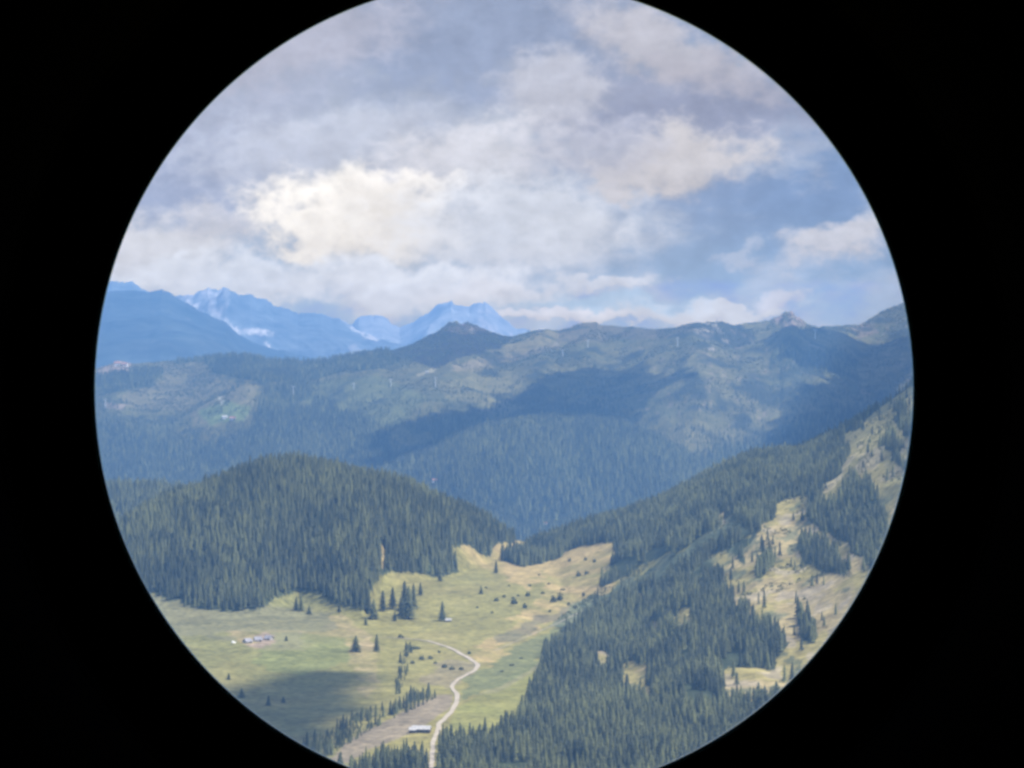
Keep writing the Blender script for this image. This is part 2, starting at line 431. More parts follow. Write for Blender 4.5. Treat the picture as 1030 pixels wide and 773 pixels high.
def ground_material(name, scales=(0.03, 0.16, 0.6)):
    m, nt, b = new_mat(name, 0.95, 0.05)
    at = nt.nodes.new('ShaderNodeAttribute'); at.attribute_name = 'albedo'
    tc = nt.nodes.new('ShaderNodeTexCoord')
    cur = at.outputs['Color']
    for sc_, lo, hi in ((scales[0], .8, 1.25), (scales[1], .62, 1.38), (scales[2], .8, 1.22)):
        nz = nt.nodes.new('ShaderNodeTexNoise'); nz.inputs['Scale'].default_value = sc_; nz.inputs['Detail'].default_value = 4
        nt.links.new(tc.outputs['Object'], nz.inputs['Vector'])
        mr = nt.nodes.new('ShaderNodeMapRange'); mr.inputs['From Min'].default_value = .3; mr.inputs['From Max'].default_value = .7
        mr.inputs['To Min'].default_value = lo; mr.inputs['To Max'].default_value = hi
        nt.links.new(nz.outputs['Fac'], mr.inputs['Value'])
        vm = nt.nodes.new('ShaderNodeVectorMath'); vm.operation = 'SCALE'
        nt.links.new(cur, vm.inputs[0]); nt.links.new(mr.outputs['Result'], vm.inputs['Scale'])
        cur = vm.outputs['Vector']
    nt.links.new(cur, b.inputs['Base Color'])
    return m

def foliage_material(name, dark, light):
    m, nt, b = new_mat(name, 0.8, 0.15)
    at = nt.nodes.new('ShaderNodeAttribute'); at.attribute_name = 'tint'
    oi = nt.nodes.new('ShaderNodeObjectInfo')
    lt = nt.nodes.new('ShaderNodeMath'); lt.operation = 'LESS_THAN'; lt.inputs[1].default_value = 0
    nt.links.new(at.outputs['Fac'], lt.inputs[0])
    ad = nt.nodes.new('ShaderNodeMath'); ad.operation = 'ADD'; ad.inputs[1].default_value = 1.0
    nt.links.new(oi.outputs['Random'], ad.inputs[0])
    ma = nt.nodes.new('ShaderNodeMath'); ma.operation = 'MULTIPLY_ADD'
    nt.links.new(lt.outputs[0], ma.inputs[0]); nt.links.new(ad.outputs[0], ma.inputs[1]); nt.links.new(at.outputs['Fac'], ma.inputs[2])
    tc = nt.nodes.new('ShaderNodeTexCoord'); nz = nt.nodes.new('ShaderNodeTexNoise'); nz.inputs['Scale'].default_value = 0.7
    nt.links.new(tc.outputs['Object'], nz.inputs['Vector'])
    m2 = nt.nodes.new('ShaderNodeMath'); m2.operation = 'MULTIPLY_ADD'; m2.inputs[1].default_value = 0.5
    nt.links.new(nz.outputs['Fac'], m2.inputs[0]); nt.links.new(ma.outputs[0], m2.inputs[2])
    r = nt.nodes.new('ShaderNodeValToRGB')
    r.color_ramp.elements[0].position = .2; r.color_ramp.elements[0].color = (*dark, 1)
    r.color_ramp.elements[1].position = 1.2 if False else 1.0; r.color_ramp.elements[1].color = (*light, 1)
    nt.links.new(m2.outputs[0], r.inputs['Fac']); nt.links.new(r.outputs['Color'], b.inputs['Base Color'])
    return m

M_GROUND = ground_material('alpine_ground')
M_MOUNT = ground_material('mountain_rock', (0.002, 0.008, 0.03))
M_CROWN = foliage_material('spruce_needles', (0.028,0.034,0.022), (0.128,0.136,0.056))
M_SHRUB = foliage_material('juniper_leaves', (0.060,0.072,0.036), (0.150,0.150,0.070))
M_TRUNK = noisy('spruce_bark', (0.07,0.05,0.04), (0.15,0.11,0.085), 3.0)
M_PATH = noisy('pale_gravel', (0.32,0.27,0.205), (0.48,0.41,0.32), 0.25)
M_ROOFW = noisy('weathered_pale_roof', (0.34,0.33,0.32), (0.52,0.50,0.47), 0.6, 0.5, 0.4)
M_ROOFG = noisy('grey_shingle_roof', (0.22,0.215,0.235), (0.36,0.35,0.38), 0.8)
M_WOOD = noisy('dark_timber_wall', (0.055,0.038,0.028), (0.12,0.085,0.06), 1.5)
M_PLASTER = noisy('white_plaster', (0.70,0.69,0.66), (0.82,0.80,0.77), 0.5)
M_STONE = noisy('pale_stone', (0.33,0.30,0.27), (0.50,0.47,0.43), 1.2)
M_REDROOF = noisy('red_roof', (0.30,0.15,0.12), (0.40,0.22,0.17), 0.6)
M_STEEL = noisy('galvanised_steel', (0.66,0.67,0.68), (0.80,0.80,0.80), 1.0, 0.6, 0.3)
M_DARKST = noisy('dark_steel', (0.08,0.085,0.09), (0.14,0.14,0.15), 1.0)
M_GLASS = noisy('dark_window_glass', (0.03,0.035,0.04), (0.05,0.055,0.06), 1.0, 0.1, 0.5)

# ------------------------------------------------------------------ terrain objects
def grid_object(name, X, Y, Z, alb, mat):
    R, C = X.shape
    V = np.stack([X, Y, Z], -1).reshape(-1, 3)
    idx = np.arange(R*C).reshape(R, C)
    Q = np.stack([idx[:-1, :-1], idx[:-1, 1:], idx[1:, 1:], idx[1:, :-1]], -1).reshape(-1, 4)
    me = mesh_from_arrays(name, V, Q, quads=True)
    at = me.attributes.new('albedo', 'FLOAT_COLOR', 'POINT')
    at.data.foreach_set('color', np.concatenate([alb.reshape(-1, 3), np.ones((R*C, 1))], 1).astype(np.float32).ravel())
    o = link(name, me, mat, smooth=True)
    tag(o, kind='structure')
    return o

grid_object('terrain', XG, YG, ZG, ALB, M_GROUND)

# the summit under the telescope and the slope that falls away from it, all the way round
ang = np.linspace(0, 2*math.pi, 97)
rad = np.concatenate([[0.0, 0.5, 1, 1.5, 2, 2.5, 3, 4, 5, 6, 8, 10, 14, 20, 30, 45], np.geomspace(60, 2150, 40), np.linspace(2300, 8200, 40)])
AA, RR = np.meshgrid(ang, rad)
HX, HY = RR*np.sin(AA), RR*np.cos(AA)
drop = np.interp(RR, [0, 2.5, 4, 8, 20, 80, 350, 800, 1400, 2150], [0, .02, .15, 1.7, 8, 44, 190, 330, 420, 450])
HZ = -1.52-drop+np.clip(RR/60, 0.01, 6)*fbm(HX/30, HY/30, 3, 501)*1.2
HZ = HZ+0.02*fbm(HX*1.5, HY*1.5, 3, 502)*(RR > .6)
side = sm(math.radians(31), math.radians(50), np.abs(((AA+math.pi) % (2*math.pi))-math.pi))
HZ = HZ+side*sm(1500, 4500, RR)*(190+330*ridged(HX/2600, HY/2600, 5, 505)*1.1-60)
HZ = np.where((RR > 2150) & (side <= 0), np.minimum(HZ, -492), HZ)
HZ = np.clip(HZ, -497, 150)
nn = fbm(HX/7, HY/7, 4, 503)
ha = np.array(GRASS)*(1-np.clip(nn, 0, 1))[..., None]+np.array(DRY)*np.clip(nn, 0, 1)[..., None]
wd_ = (sm(150, 600, RR)*sm(-.15, .1, fbm(HX/700, HY/700, 4, 506)))[..., None]
ha = ha*(1-wd_)+np.array(FLOOR)*wd_
grid_object('hilltop_ground', HX[::-1], HY[::-1], HZ[::-1], ha[::-1], ground_material('hilltop_turf', (0.5, 3.0, 18.0)))

# ------------------------------------------------------------------ far mountains
def mountain(name, crest, D, depth, foot_y, seed, amp, rock_fn, base=(0.05,0.06,0.045), x0=-250, x1=1300):
    c = np.arange(x0, x1, 1.1)
    yc = tab(c, crest)
    jag = amp*(fbm(c/9.0, c*0+seed, 3, seed)+1.1*(ridged(c/5.0, c*0+seed*2.0, 2, seed+8)-.6)*-1.6)
    tt = np.concatenate([np.linspace(0, 1, 110), 1+np.linspace(0.02, .6, 14)])
    P, T = np.meshgrid(c, tt)
    YC = np.tile(yc, (len(tt), 1))+jag[None, :]*sm(.62, .97, T)
    Yd = D-depth+depth*T
    y = foot_y+(YC-foot_y)*np.sin(np.clip(T, 0, 1)*math.pi/2)**0.9
    Z = -(y-Y0)/F*Yd
    zc = -(YC-Y0)/F*D
    Z = np.where(T > 1, zc-0.55*(Yd-D), Z)
    X = (P-CX)/F*Yd
    env = np.sin(np.clip(T, 0, 1)*math.pi)
    Z = Z+env*220*(ridged(X/900+0.4*fbm(X/1500, Yd/1500, 2, seed+5), Yd/2600, 5, seed+1)-0.6)
    Z = Z+(0.12+env)*26*(ridged(X/230, Yd/430, 5, seed+2)-0.6)*(T <= 1)
    Z = np.maximum(Z, -494)
    py = Y0-Z*F/Yd
    n = fbm(X/380, Yd/500, 4, seed+3); n2 = fbm(X/130, Yd/260, 4, seed+4)
    alb = np.zeros(X.shape+(3,))+np.array(base)
    alb += (np.clip(n2, -.5, .5)*0.02)[..., None]
    n4 = fbm(X/42+Z/60, Yd/900+Z/55, 4, seed+6); n5 = fbm(X/26, Z/70, 3, seed+7)
    rk = np.clip(rock_fn(P+5*n2+3*n4, py+3*n+3*n5, n, n4), 0, 1)[..., None]*np.clip(.75+1.3*n5, .15, 1)[..., None]
    alb = alb*(1-rk)+np.array((0.56,0.50,0.45))*rk
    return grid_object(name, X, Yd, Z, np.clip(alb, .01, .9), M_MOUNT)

CA = [(-300,300),(60,296),(97,294),(115,293),(135,293),(150,294.5),(162,292),(170,295),(180,301),(190,306),(200,312),(215,319),(228,325),(240,337),(255,345),(280,352),(320,362),(400,378),(1300,420)]
CB = [(-300,300),(60,290),(112,284),(133,283),(143,292),(160,297),(175,299),(185,297),(200,294),(210,290),(218,292),(226,288.5),(232,293),(240,296),(252,296),(258,302),(268,303),
      (275,310),(290,313),(300,317),(323,316),(333,319),(345,323),(355,329),(368,336),(380,341),(420,352),(500,368),(1300,420)]
CC = [(-300,360),(300,350),(340,336),(355,326),(361,319),(372,318),(385,318),(393,325),(402,330),(415,325),(430,315),(440,308),(452,306),(454,304.5),(456,309),(461,309),(466,308),(472,309),
      (480,304),(484,304.5),(489,303.5),(495,310),(503,318),(512,325),(518,330),(530,332),(560,342),(640,352),(1300,400)]
def rkA(p, y, n, n2): return np.clip((n2-0.6)*1.0, 0, .06)
def rkB(p, y, n, n2):
    m = inpoly(p, y, [(178,296),(200,290),(228,286),(232,300),(224,312),(234,325),(240,337),(226,333),(205,322),(185,310)])*np.clip(0.72+1.1*n2, 0, 1)
    m = np.maximum(m, inpoly(p, y, [(236,330),(262,330),(276,333),(274,338),(240,335)])*np.clip(.5+2*n2, 0, 1))
    m = np.maximum(m, inpoly(p, y, [(262,345),(272,345),(272,352),(262,351)])*np.clip(.5+2*n2, 0, 1))
    m = np.maximum(m, inpoly(p, y, [(340,318),(352,322),(372,334),(382,342),(370,341),(352,330)])*.9)
    m = np.maximum(m, inpoly(p, y, [(350,348),(362,346),(362,356),(352,358)])*.35)
    return m
def rkC(p, y, n, n2):
    m = inpoly(p, y, [(482,312),(494,312),(506,320),(518,334),(516,345),(500,340),(488,330),(476,322)])*np.clip(.45+1.8*n2, 0, 1)
    return np.maximum(m, 0.12)
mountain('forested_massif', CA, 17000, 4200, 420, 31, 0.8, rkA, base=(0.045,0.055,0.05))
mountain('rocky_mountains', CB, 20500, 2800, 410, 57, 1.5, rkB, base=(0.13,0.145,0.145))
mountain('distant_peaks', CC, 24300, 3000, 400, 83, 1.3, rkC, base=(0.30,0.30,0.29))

# ------------------------------------------------------------------ conifers
def conifer(rng, tiers, pts, rad=0.15, low=0.06):
    V = []; T = []; H = []
    for k in range(tiers):
        a = k/tiers
        zt = low+(1-low)*min(1.0, (a+1.55/tiers)) if k < tiers-1 else 1.0
        zb = low+(1-low)*a
        rr = rad*(1-a)**0.85*(rng.uniform(.82, 1.15))+0.006
        b = len(V); V.append((rng.normal(0, .004), rng.normal(0, .004), zt)); H.append(0.5+.3*a)
        ph = rng.uniform(0, 6.28)
        n2 = pts*2
        for j in range(n2):
            t = ph+2*math.pi*j/n2
            r = rr*(rng.uniform(.85, 1.25) if j % 2 == 0 else rng.uniform(.42, .62))
            z = zb+(rng.uniform(-.018, .012) if j % 2 == 0 else 0.35/tiers)
            V.append((r*math.cos(t), r*math.sin(t), z)); H.append(0.5)
        for j in range(n2):
            T.append((b, b+1+j, b+1+(j+1) % n2))
    return np.array(V), np.array(T)

rg = np.random.default_rng(5)
NEAR_V = [conifer(rg, 6, 5, rad=r_) for r_ in (.19, .22, .2, .24, .21)]
FAR_V = [conifer(rg, 3, 3, rad=.2, low=0.0) for _ in range(4)]
HERO_V = [conifer(rg, 13, 7, rad=r_, low=.06) for r_ in (.18, .2, .22, .19, .23)]

def scatter(x0, x1, y0, y1, s):
    nx = int((x1-x0)/s); ny = int((y1-y0)/s)
    gx, gy = np.meshgrid(np.arange(nx), np.arange(ny))
    X = x0+(gx+RNG.uniform(0.08, .92, gx.shape))*s; Y = y0+(gy+RNG.uniform(0.08, .92, gy.shape))*s
    return X.ravel(), Y.ravel()

X, Y = scatter(-760, 760, 2230, 4960, 4.5)
px = CX+X*F/Y
k = (px > 20) & (px < 1010); X, Y, px = X[k], Y[k], px[k]
Z = zat(px, Y); py = Y0-Z*F/Y
Hh = 11.2+3.5*fbm(X/60, Y/60, 2, 601)+RNG.normal(0, 2.4, X.shape)
Hh = np.clip(Hh, 4, 19)
# taller trees grow down in the valley, shorter ones up by the ridge
Hh *= 1.06-0.30*sm(-230, -100, Z)
hid = hidden_by(px, Y, Z+Hh)
fl, fr, cl = near_cover(px, py, X, Y)
gap = fbm(X/34, Y/50, 3, 611)
keep = (fl & (RNG.random(X.shape) > 0.02)) | (fr & (gap < 0.34))
backside = (Y > tab(px, DC)) & (Y < tab(px, DC)+100)
crestband = (Y > tab(px, DC)) & backside
keep |= crestband & (px < 512) | crestband & (px > 545)
keep |= (Y > 4400) & (px < 235)
keep |= (cl | inpoly(px, py, [(560,622),(601,594),(640,574),(700,540),(735,518),(757,530),(700,564),(640,602),(605,622),(560,650)])) & (RNG.random(X.shape) < 0.014)
path_gap = inpoly(px, py, [(431,738),(441,738),(439,800),(428,800)])
keep &= ~path_gap
keep &= (hid < 1.0) & (py < 812)
# gully trees in the lower left of the valley
GULLY = [(312,752),(335,738),(356,722),(376,716),(397,712),(430,697),(445,699),(430,708),(400,722),(376,734),(345,752),(322,768),(250,768)]
STREAM = [(398,700),(396,690),(400,676),(404,662),(410,652),(416,654),(412,668),(408,682),(404,698)]
gk = (inpoly(px+3*gap, py, GULLY) | inpoly(px, py, STREAM)) & (RNG.random(X.shape) < np.clip(.75+2.2*fbm(X/16, Y/30, 2, 613), .05, .95))
Hg = RNG.uniform(3.0, 10.5, X.shape)*np.clip(.9+.7*fbm(X/22, Y/40, 2, 614), .5, 1.4)
Hh = np.where(gk & ~keep, Hg, Hh)
keep |= gk & (hid < 1)
NX, NY, NZ, NH, NPX = X[keep], Y[keep], Z[keep], Hh[keep], px[keep]
NPY = Y0-NZ*F/NY
print('near trees', len(NX))

X, Y = scatter(-1500, 1500, 6750, 9500, 7.2)
px = CX+X*F/Y
k = (px > 10) & (px < 1020); X, Y, px = X[k], Y[k], px[k]
Z = zat(px, Y); py = Y0-Z*F/Y
FH = np.clip(14.5+3*fbm(X/90, Y/90, 2, 621)+RNG.normal(0, 2.6, X.shape), 5, 23)
d = far_density(px, py, X, Y)
FH *= np.where(d < .4, 0.62, 1.0)*(0.75+0.25*sm(345, 420, py))
keep = (RNG.random(X.shape) < d) & (hidden_by(px, Y, Z+FH) < 0.5) & (py > tab(px, C4)+1)
FX, FY, FZ, FHH = X[keep], Y[keep], Z[keep], FH[keep]
print('far trees', len(FX))

# choose the trees that show largest: they are built one by one
hpx = NH*F/NY
cxr = np.hypot(NPX-507, (NPY-hpx*.6)-390)
vis = (cxr < 404) & (NPY-hpx*.7 < 770)
score = np.where(vis, hpx, 0)
N_HERO = 262
order = np.argsort(-score)[:N_HERO]
hero = np.zeros(len(NX), bool); hero[order] = True
print('smallest single tree px', score[order[-1]])

def merge(variants, X, Y, Z, H, tint, wid):
    Vs = []; Ts = []; tn = []; off = 0
    vi = RNG.integers(0, len(variants), len(X))
    for k, (V, T) in enumerate(variants):
        s = np.nonzero(vi == k)[0]
        if not len(s): continue
        a = RNG.uniform(0, 2*math.pi, len(s)); ca, sa = np.cos(a)[:, None], np.sin(a)[:, None]
        w = (H[s]*wid[s])[:, None]
        x = (V[None, :, 0]*ca-V[None, :, 1]*sa)*w+X[s][:, None]
        y = (V[None, :, 0]*sa+V[None, :, 1]*ca)*w+Y[s][:, None]
        z = V[None, :, 2]*H[s][:, None]+Z[s][:, None]-0.3
        Vs.append(np.stack([x, y, z], -1).reshape(-1, 3))
        Ts.append((T[None]+(np.arange(len(s))*len(V))[:, None, None]).reshape(-1, 3)+off)
        tn.append(np.repeat(tint[s], len(V)))
        off += len(s)*len(V)
    return np.concatenate(Vs), np.concatenate(Ts), np.concatenate(tn)

def tinted(me, t):
    at = me.attributes.new('tint', 'FLOAT', 'POINT')
    at.data.foreach_set('value', np.ascontiguousarray(t, np.float32))

rs = ~hero
t1 = np.clip(0.28+0.6*fbm(NX/45, NY/60, 3, 631)+RNG.normal(0, .27, NX.shape), 0, 1)
t2 = np.clip(0.12+0.5*fbm(FX/120, FY/200, 3, 632)+RNG.normal(0, .38, FX.shape), 0, 1.1)
w1 = RNG.uniform(.85, 1.2, NX.shape); w2 = RNG.uniform(.85, 1.25, FX.shape)
Va, Ta, tna = merge(NEAR_V, NX[rs], NY[rs], NZ[rs], NH[rs], t1[rs], w1[rs])
Vb, Tb, tnb = merge(FAR_V, FX, FY, FZ, FHH, t2, w2)
me = mesh_from_arrays('conifer_forest', np.concatenate([Va, Vb]), np.concatenate([Ta, Tb+len(Va)]))
tinted(me, np.concatenate([tna, tnb]))
o = link('conifer_forest', me, M_CROWN)
tag(o, 'dense blue-green conifer forest covering the near hills and the long ridge', 'forest', kind='stuff')
print('forest tris', len(me.polygons))

def hero_mesh(k):
    V, T = HERO_V[k]
    me = mesh_from_arrays('crown', V, T); tinted(me, np.full(len(V), -1.0)); me.materials.append(M_CROWN)
    return me
HM = [hero_mesh(k) for k in range(len(HERO_V))]
tm = MB().tube((0, 0, -.02), (0, 0, .55), .014, .006, 7)
TRUNK = bpy.data.meshes.new('trunk'); TRUNK.from_pydata(tm.v, [], tm.f); TRUNK.update(); TRUNK.materials.append(M_TRUNK)

def make_spruce(k, loc, h, w, label, group=None, cat='tree'):
    e = empty('spruce_tree', loc, random.uniform(0, 6.28), label, cat, group)
    e.scale = (h*w, h*w, h)
    c = bpy.data.objects.new('crown', HM[k]); COL.objects.link(c); c.parent = e
    t = bpy.data.objects.new('trunk', TRUNK); COL.objects.link(t); t.parent = e
    return e

def zone(px_, py_):
    if px_ < 436: return 0
    if px_ < 560: return 1
    return 2
ZL = ['tall spruce in the dark tree fringe at the lowest edge, left of the gravel path',
      'tall spruce in the forest edge just right of the gravel path by the barn',
      'tall spruce in the dense dark forest filling the lower right slope']
ZG_ = ['spruces left of the path at the bottom edge', 'spruces right of the path at the bottom edge', 'spruces on the lower right slope']
for n, i in enumerate(order):
    z_ = zone(NPX[i], NPY[i])
    gl = inpoly(NPX[i], NPY[i], GULLY)
    lab, grp = (ZL[z_], ZG_[z_])
    if NY[i] > 3200 and NPX[i] < 512:
        lab, grp = 'spruce in the dense forest covering the rounded left hill', 'spruces on the left hill'
    if gl: lab, grp = 'small dark spruce in the gully row above the brown field', 'spruces in the gully'
    make_spruce(n % 5, (NX[i], NY[i], NZ[i]-.3), NH[i], random.uniform(.9, 1.15), lab, grp)

# solitary trees on the meadow: column, base row, height in picture units, width factor, label
SOLO = [
 (411,623,34,1.2,'tallest dark spruce of the clump in the middle of the meadow'),
 (407,614,30,1.2,'slender spruce just behind the tallest one of the meadow clump'),
 (416,613,27,1.2,'spruce on the right side of the meadow clump'),
 (404,620,20,1.3,'short spruce on the left foot of the tallest clump spruce'),
 (423,599,14,1.0,'small pale spruce right behind the meadow clump'),
 (397,625,11,1.3,'low young spruce in front of the gap in the meadow clump'),
 (395,612,22,1.2,'spruce with narrow tip left of the big meadow clump'),
 (385,615,22,1.3,'broad spruce between the forest corner and the big clump'),
 (376,623,21,1.3,'spruce at the lower tip of the forest corner on the meadow'),
 (370,617,23,1.2,'spruce at the forest corner nearest the meadow clump'),
 (368,629,9,1.5,'low round young spruce below the forest corner'),
 (443,585,15,1.2,'single spruce close under the straight forest edge'),
 (499,577,14,1.3,'single spruce in the upper meadow below the saddle'),
 (484,598,10,1.3,'small single spruce in the middle of the upper meadow'),
 (445,625,21,1.0,'slender lone spruce standing beside the white roofed hut'),
 (341,616,9,1.4,'small spruce alone under the left hill forest edge'),
 (298,614,14,1.3,'left spruce of the three in front of the left hill forest'),
 (303,615,18,1.2,'tallest spruce of the three in front of the left hill forest'),
 (311,618,10,1.5,'right and lowest spruce of the three in front of the left forest'),
 (358,656,17,1.8,'broad bushy spruce alone on the meadow left of the path end'),
 (379,656,19,1.1,'thin ragged spruce where the path fades out'),
 (288,645,6,1.9,'small round dark tree on the pale bare ground beside the grey huts'),
 (270,710,11,1.7,'round dark tree on the shaded lower left meadow'),
 (285,707,7,1.8,'smaller tree right of the round one on the shaded meadow'),
 (243,702,10,1.9,'dark tree at the left rim of the shaded lower meadow'),
 (230,684,7,2.0,'low dark tree at the far left rim of the meadow'),
 (770,512,9,1.2,'small spruce at the top of the tan clearing on the right slope'),
 (798,524,10,1.2,'left spruce of two in the open upper clearing on the right slope'),
 (807,524,11,1.2,'right spruce of two in the open upper clearing on the right slope'),
 (873,456,11,1.1,'left spruce of three on the pale stony slope at far right'),
 (877,460,10,1.1,'middle spruce of three on the pale stony slope at far right'),
 (887,464,12,1.1,'right spruce of three on the pale stony slope at far right'),
]
for n, (x, y, h, w, lab) in enumerate(SOLO):
    g = ground(x, y); m = h*g[1]/F; w = w*1.25
    make_spruce((n*2+1) % 5, g-np.array([0, 0, .3]), m, w, lab)

# ------------------------------------------------------------------ shrubs
def shrub_mesh(seed, n=150):
    r = np.random.default_rng(seed); V = []; T = []
    for _ in range(n):
        d = r.normal(0, 1, 3); d /= np.linalg.norm(d); d[2] = abs(d[2])
        rr = r.uniform(.25, 1.0)**.5*(0.75+.4*math.sin(3*math.atan2(d[1], d[0])+seed)*d[2]+.15*math.sin(7*d[0]+seed))
        c = d*rr*np.array([.5, .5, 1.0]); c[2] = c[2]*.9
        b = len(V); s = .16
        u = r.normal(0, 1, 3); u /= np.linalg.norm(u); w = np.cross(u, d); w /= np.linalg.norm(w)+1e-6
        V += [c+u*s, c-u*s*.5+w*s, c-u*s*.5-w*s]; T.append((b, b+1, b+2))
    V = np.array(V); V[:, 2] = np.maximum(V[:, 2], -.05)
    return V, np.array(T)
SV = [shrub_mesh(s) for s in range(3)]
SMESH = []
for V, T in SV:
    me = mesh_from_arrays('foliage', V, T); tinted(me, np.full(len(V), -1.0)); me.materials.append(M_SHRUB); SMESH.append(me)
stem = MB()
for k in range(4):
    stem.tube((0, 0, -.05), (.22*math.cos(k*1.6), .22*math.sin(k*1.6), .55), .03, .012, 5)
STEM = bpy.data.meshes.new('stem'); STEM.from_pydata(stem.v, [], stem.f); STEM.update(); STEM.materials.append(M_TRUNK)
BUSH = [(517,608,10,9),(507,601,5,6),(499,605,5,7),(528,612,8,7),(531,600,6,7),(557,606,11,8),(563,604,12,9),(572,609,6,6),(579,612,6,8),(582,580,8,7),(590,578,6,8),
        (573,565,5,6),(589,564,4,6),(587,600,7,6),(495,617,4,5),(505,564,7,4),(533,590,3,4),(542,579,3,4),(546,598,4,6),(553,616,4,5),(566,594,4,7),(598,566,5,5),
        (403,642,5,11),(418,653,6,12),(442,657,4,5),(472,658,4,5),(447,672,6,8),(455,674,6,9),(464,674,5,8),(424,664,7,9),(433,663,6,8),(480,612,3,4),(512,590,3,4),
        (521,600,3,5),(489,592,3,4),(552,588,3,5),(604,608,5,8),(590,618,5,9),(415,668,7,7),(409,660,8,8),(438,668,4,6),(524,663,3,6),(505,676,3,7),(515,670,3,8)]
for n, (x, y, h, w) in enumerate(BUSH):
    g = ground(x, y)
    if y >= 640: lab, grp = ('low dark bush in the scattered scrub around the path bend', 'bushes around the path bend')
    else: lab, grp = ('small green bush scattered on the dry grass slope under the saddle', 'bushes on the dry slope')
    if (x, y) == (403,642): lab, grp = 'low wide bush at the upper edge of the pale path where it begins', None
    if (x, y) == (418,653): lab, grp = 'low wide bush below the start of the pale path', None
    if (x, y) == (505,564): lab, grp = 'narrow upright bush in the saddle gap between the two forests', None
    e = empty('juniper_bush', g, random.uniform(0, 6), lab, 'bush', grp)
    q_ = .82*g[1]/F; e.scale = (w*q_*random.uniform(.8, 1.2), w*q_*random.uniform(.8, 1.2), h*q_*random.uniform(.8, 1.15))
    f_ = bpy.data.objects.new('foliage', SMESH[n % 3]); COL.objects.link(f_); f_.parent = e
    s_ = bpy.data.objects.new('stem', STEM); COL.objects.link(s_); s_.parent = e

# uncountable dwarf pine scrub: high on the ridge and in the open chute of the right slope
LOWS = [shrub_mesh(s+20, 14) for s in range(3)]
X, Y = scatter(-1300, 1300, 7900, 9500, 9.0)
px = CX+X*F/Y; Z = zat(px, Y); py = Y0-Z*F/Y
c = fbm(X/55, Y/90, 4, 701)
dk = inpoly(px, py, KNOLL)
k = (px > 60) & (px < 960) & ((c > 0.08) & (RNG.random(X.shape) < .85) | dk & (RNG.random(X.shape) < .6)) & (py < tab(px, T4)+10) & (hidden_by(px, Y, Z+3) < 0) & (py > tab(px, C4)+1)
sx, sy, sz = X[k], Y[k], Z[k]; sh = RNG.uniform(2.5, 6.0, sx.shape)
X, Y = scatter(0, 420, 3000, 4250, 4.2)
px = CX+X*F/Y; Z = zat(px, Y); py = Y0-Z*F/Y
fl, fr, cl = near_cover(px, py, X, Y)
sc_ = inpoly(px, py, [(560,622),(601,594),(640,574),(700,540),(735,518),(757,500),(765,505),(757,530),(735,542),(700,564),(640,602),(605,622),(560,650)])
cc = fbm(X/25, Y/40, 3, 705)
k = ((sc_ & (cc > -0.15)) | (cl & (cc > 0.25))) & (hidden_by(px, Y, Z+3) < 0) & (RNG.random(X.shape) < .7) & (px > 540)
sx2, sy2, sz2 = X[k], Y[k], Z[k]; sh2 = RNG.uniform(1.2, 3.2, sx2.shape)
AX, AY, AZ, AH = (np.concatenate(p) for p in ((sx, sx2), (sy, sy2), (sz, sz2), (sh, sh2)))
V, T, tn = merge(LOWS, AX, AY, AZ, AH, np.clip(RNG.normal(.35, .2, AX.shape), 0, 1), RNG.uniform(1.2, 2.2, AX.shape))
me = mesh_from_arrays('dwarf_pine_scrub', V, T); tinted(me, tn)
tag(link('dwarf_pine_scrub', me, M_SHRUB), 'low dark dwarf pine scrub dotted over the high pastures and the open chute', 'scrub', kind='stuff')
print('scrub', len(AX), len(T))

# ------------------------------------------------------------------ paths
def ribbon(name, pts, mat, lift=0.35):
    P = []
    for a, b in zip(pts[:-1], pts[1:]):
        n = max(2, int(math.hypot(b[0]-a[0], b[1]-a[1])/1.5))
        for k in range(n):
            t = k/n; P.append((a[0]+(b[0]-a[0])*t, a[1]+(b[1]-a[1])*t, a[2]+(b[2]-a[2])*t))
    P.append(pts[-1])
    W = np.array([ground(p[0], p[1]) for p in P]); wd = np.array([p[2] for p in P])
    for _ in range(3):
        W[1:-1, :2] = (W[:-2, :2]+2*W[1:-1, :2]+W[2:, :2])/4
    V = []; n = len(W)
    for i in range(n):
        d = W[min(i+1, n-1)]-W[max(i-1, 0)]; d[2] = 0; d /= np.linalg.norm(d)+1e-9
        nr = np.array([-d[1], d[0], 0])
        for s in (-1, -.33, .33, 1):
            w = .62*wd[i]/2*(1+.18*math.sin(i*.9+s))
            q = W[i]+nr*s*w
            p_ = CX+q[0]*F/q[1]
            V.append((q[0], q[1], float(zat(p_, q[1]))+lift))
    Q = []
    for i in range(n-1):
        for s in range(3):
            a = i*4+s; Q.append((a, a+1, a+5, a+4))
    me = bpy.data.meshes.new(name); me.from_pydata(V, [], Q); me.update()
    o = link(name, me, mat, smooth=True)
    tag(o, kind='structure')
    return o
ribbon('gravel_path', [(396,642,3),(410,643,4),(430,645,5),(443,649,5.5),(455,653,6),(465,659,6),(474,664,6),(481,669,6),(481,672,6),(476,676,6),(466,681,5.5),(458,686,5),
                       (454,691,5),(456,695,5),(461,700,5.5),(459,707,6),(456,714,6),(449,722,6),(441,729,6),(441,735,6),(440,738,5),(436,744,5),(435,756,5),(434,775,5),(434,790,5)], M_PATH)
M_TRACK = noisy('worn_earth_track', (0.28,0.24,0.18), (0.38,0.33,0.26), 0.4)
ribbon('worn_track', [(345,641,2.5),(370,641,2.5),(396,642,3)], M_TRACK)
ribbon('slope_track', [(498,655,1.6),(530,641,1.8),(560,628,2),(580,618,2.4),(600,610,2.6),(618,600,2.8),(632,592,2.8)], M_TRACK)

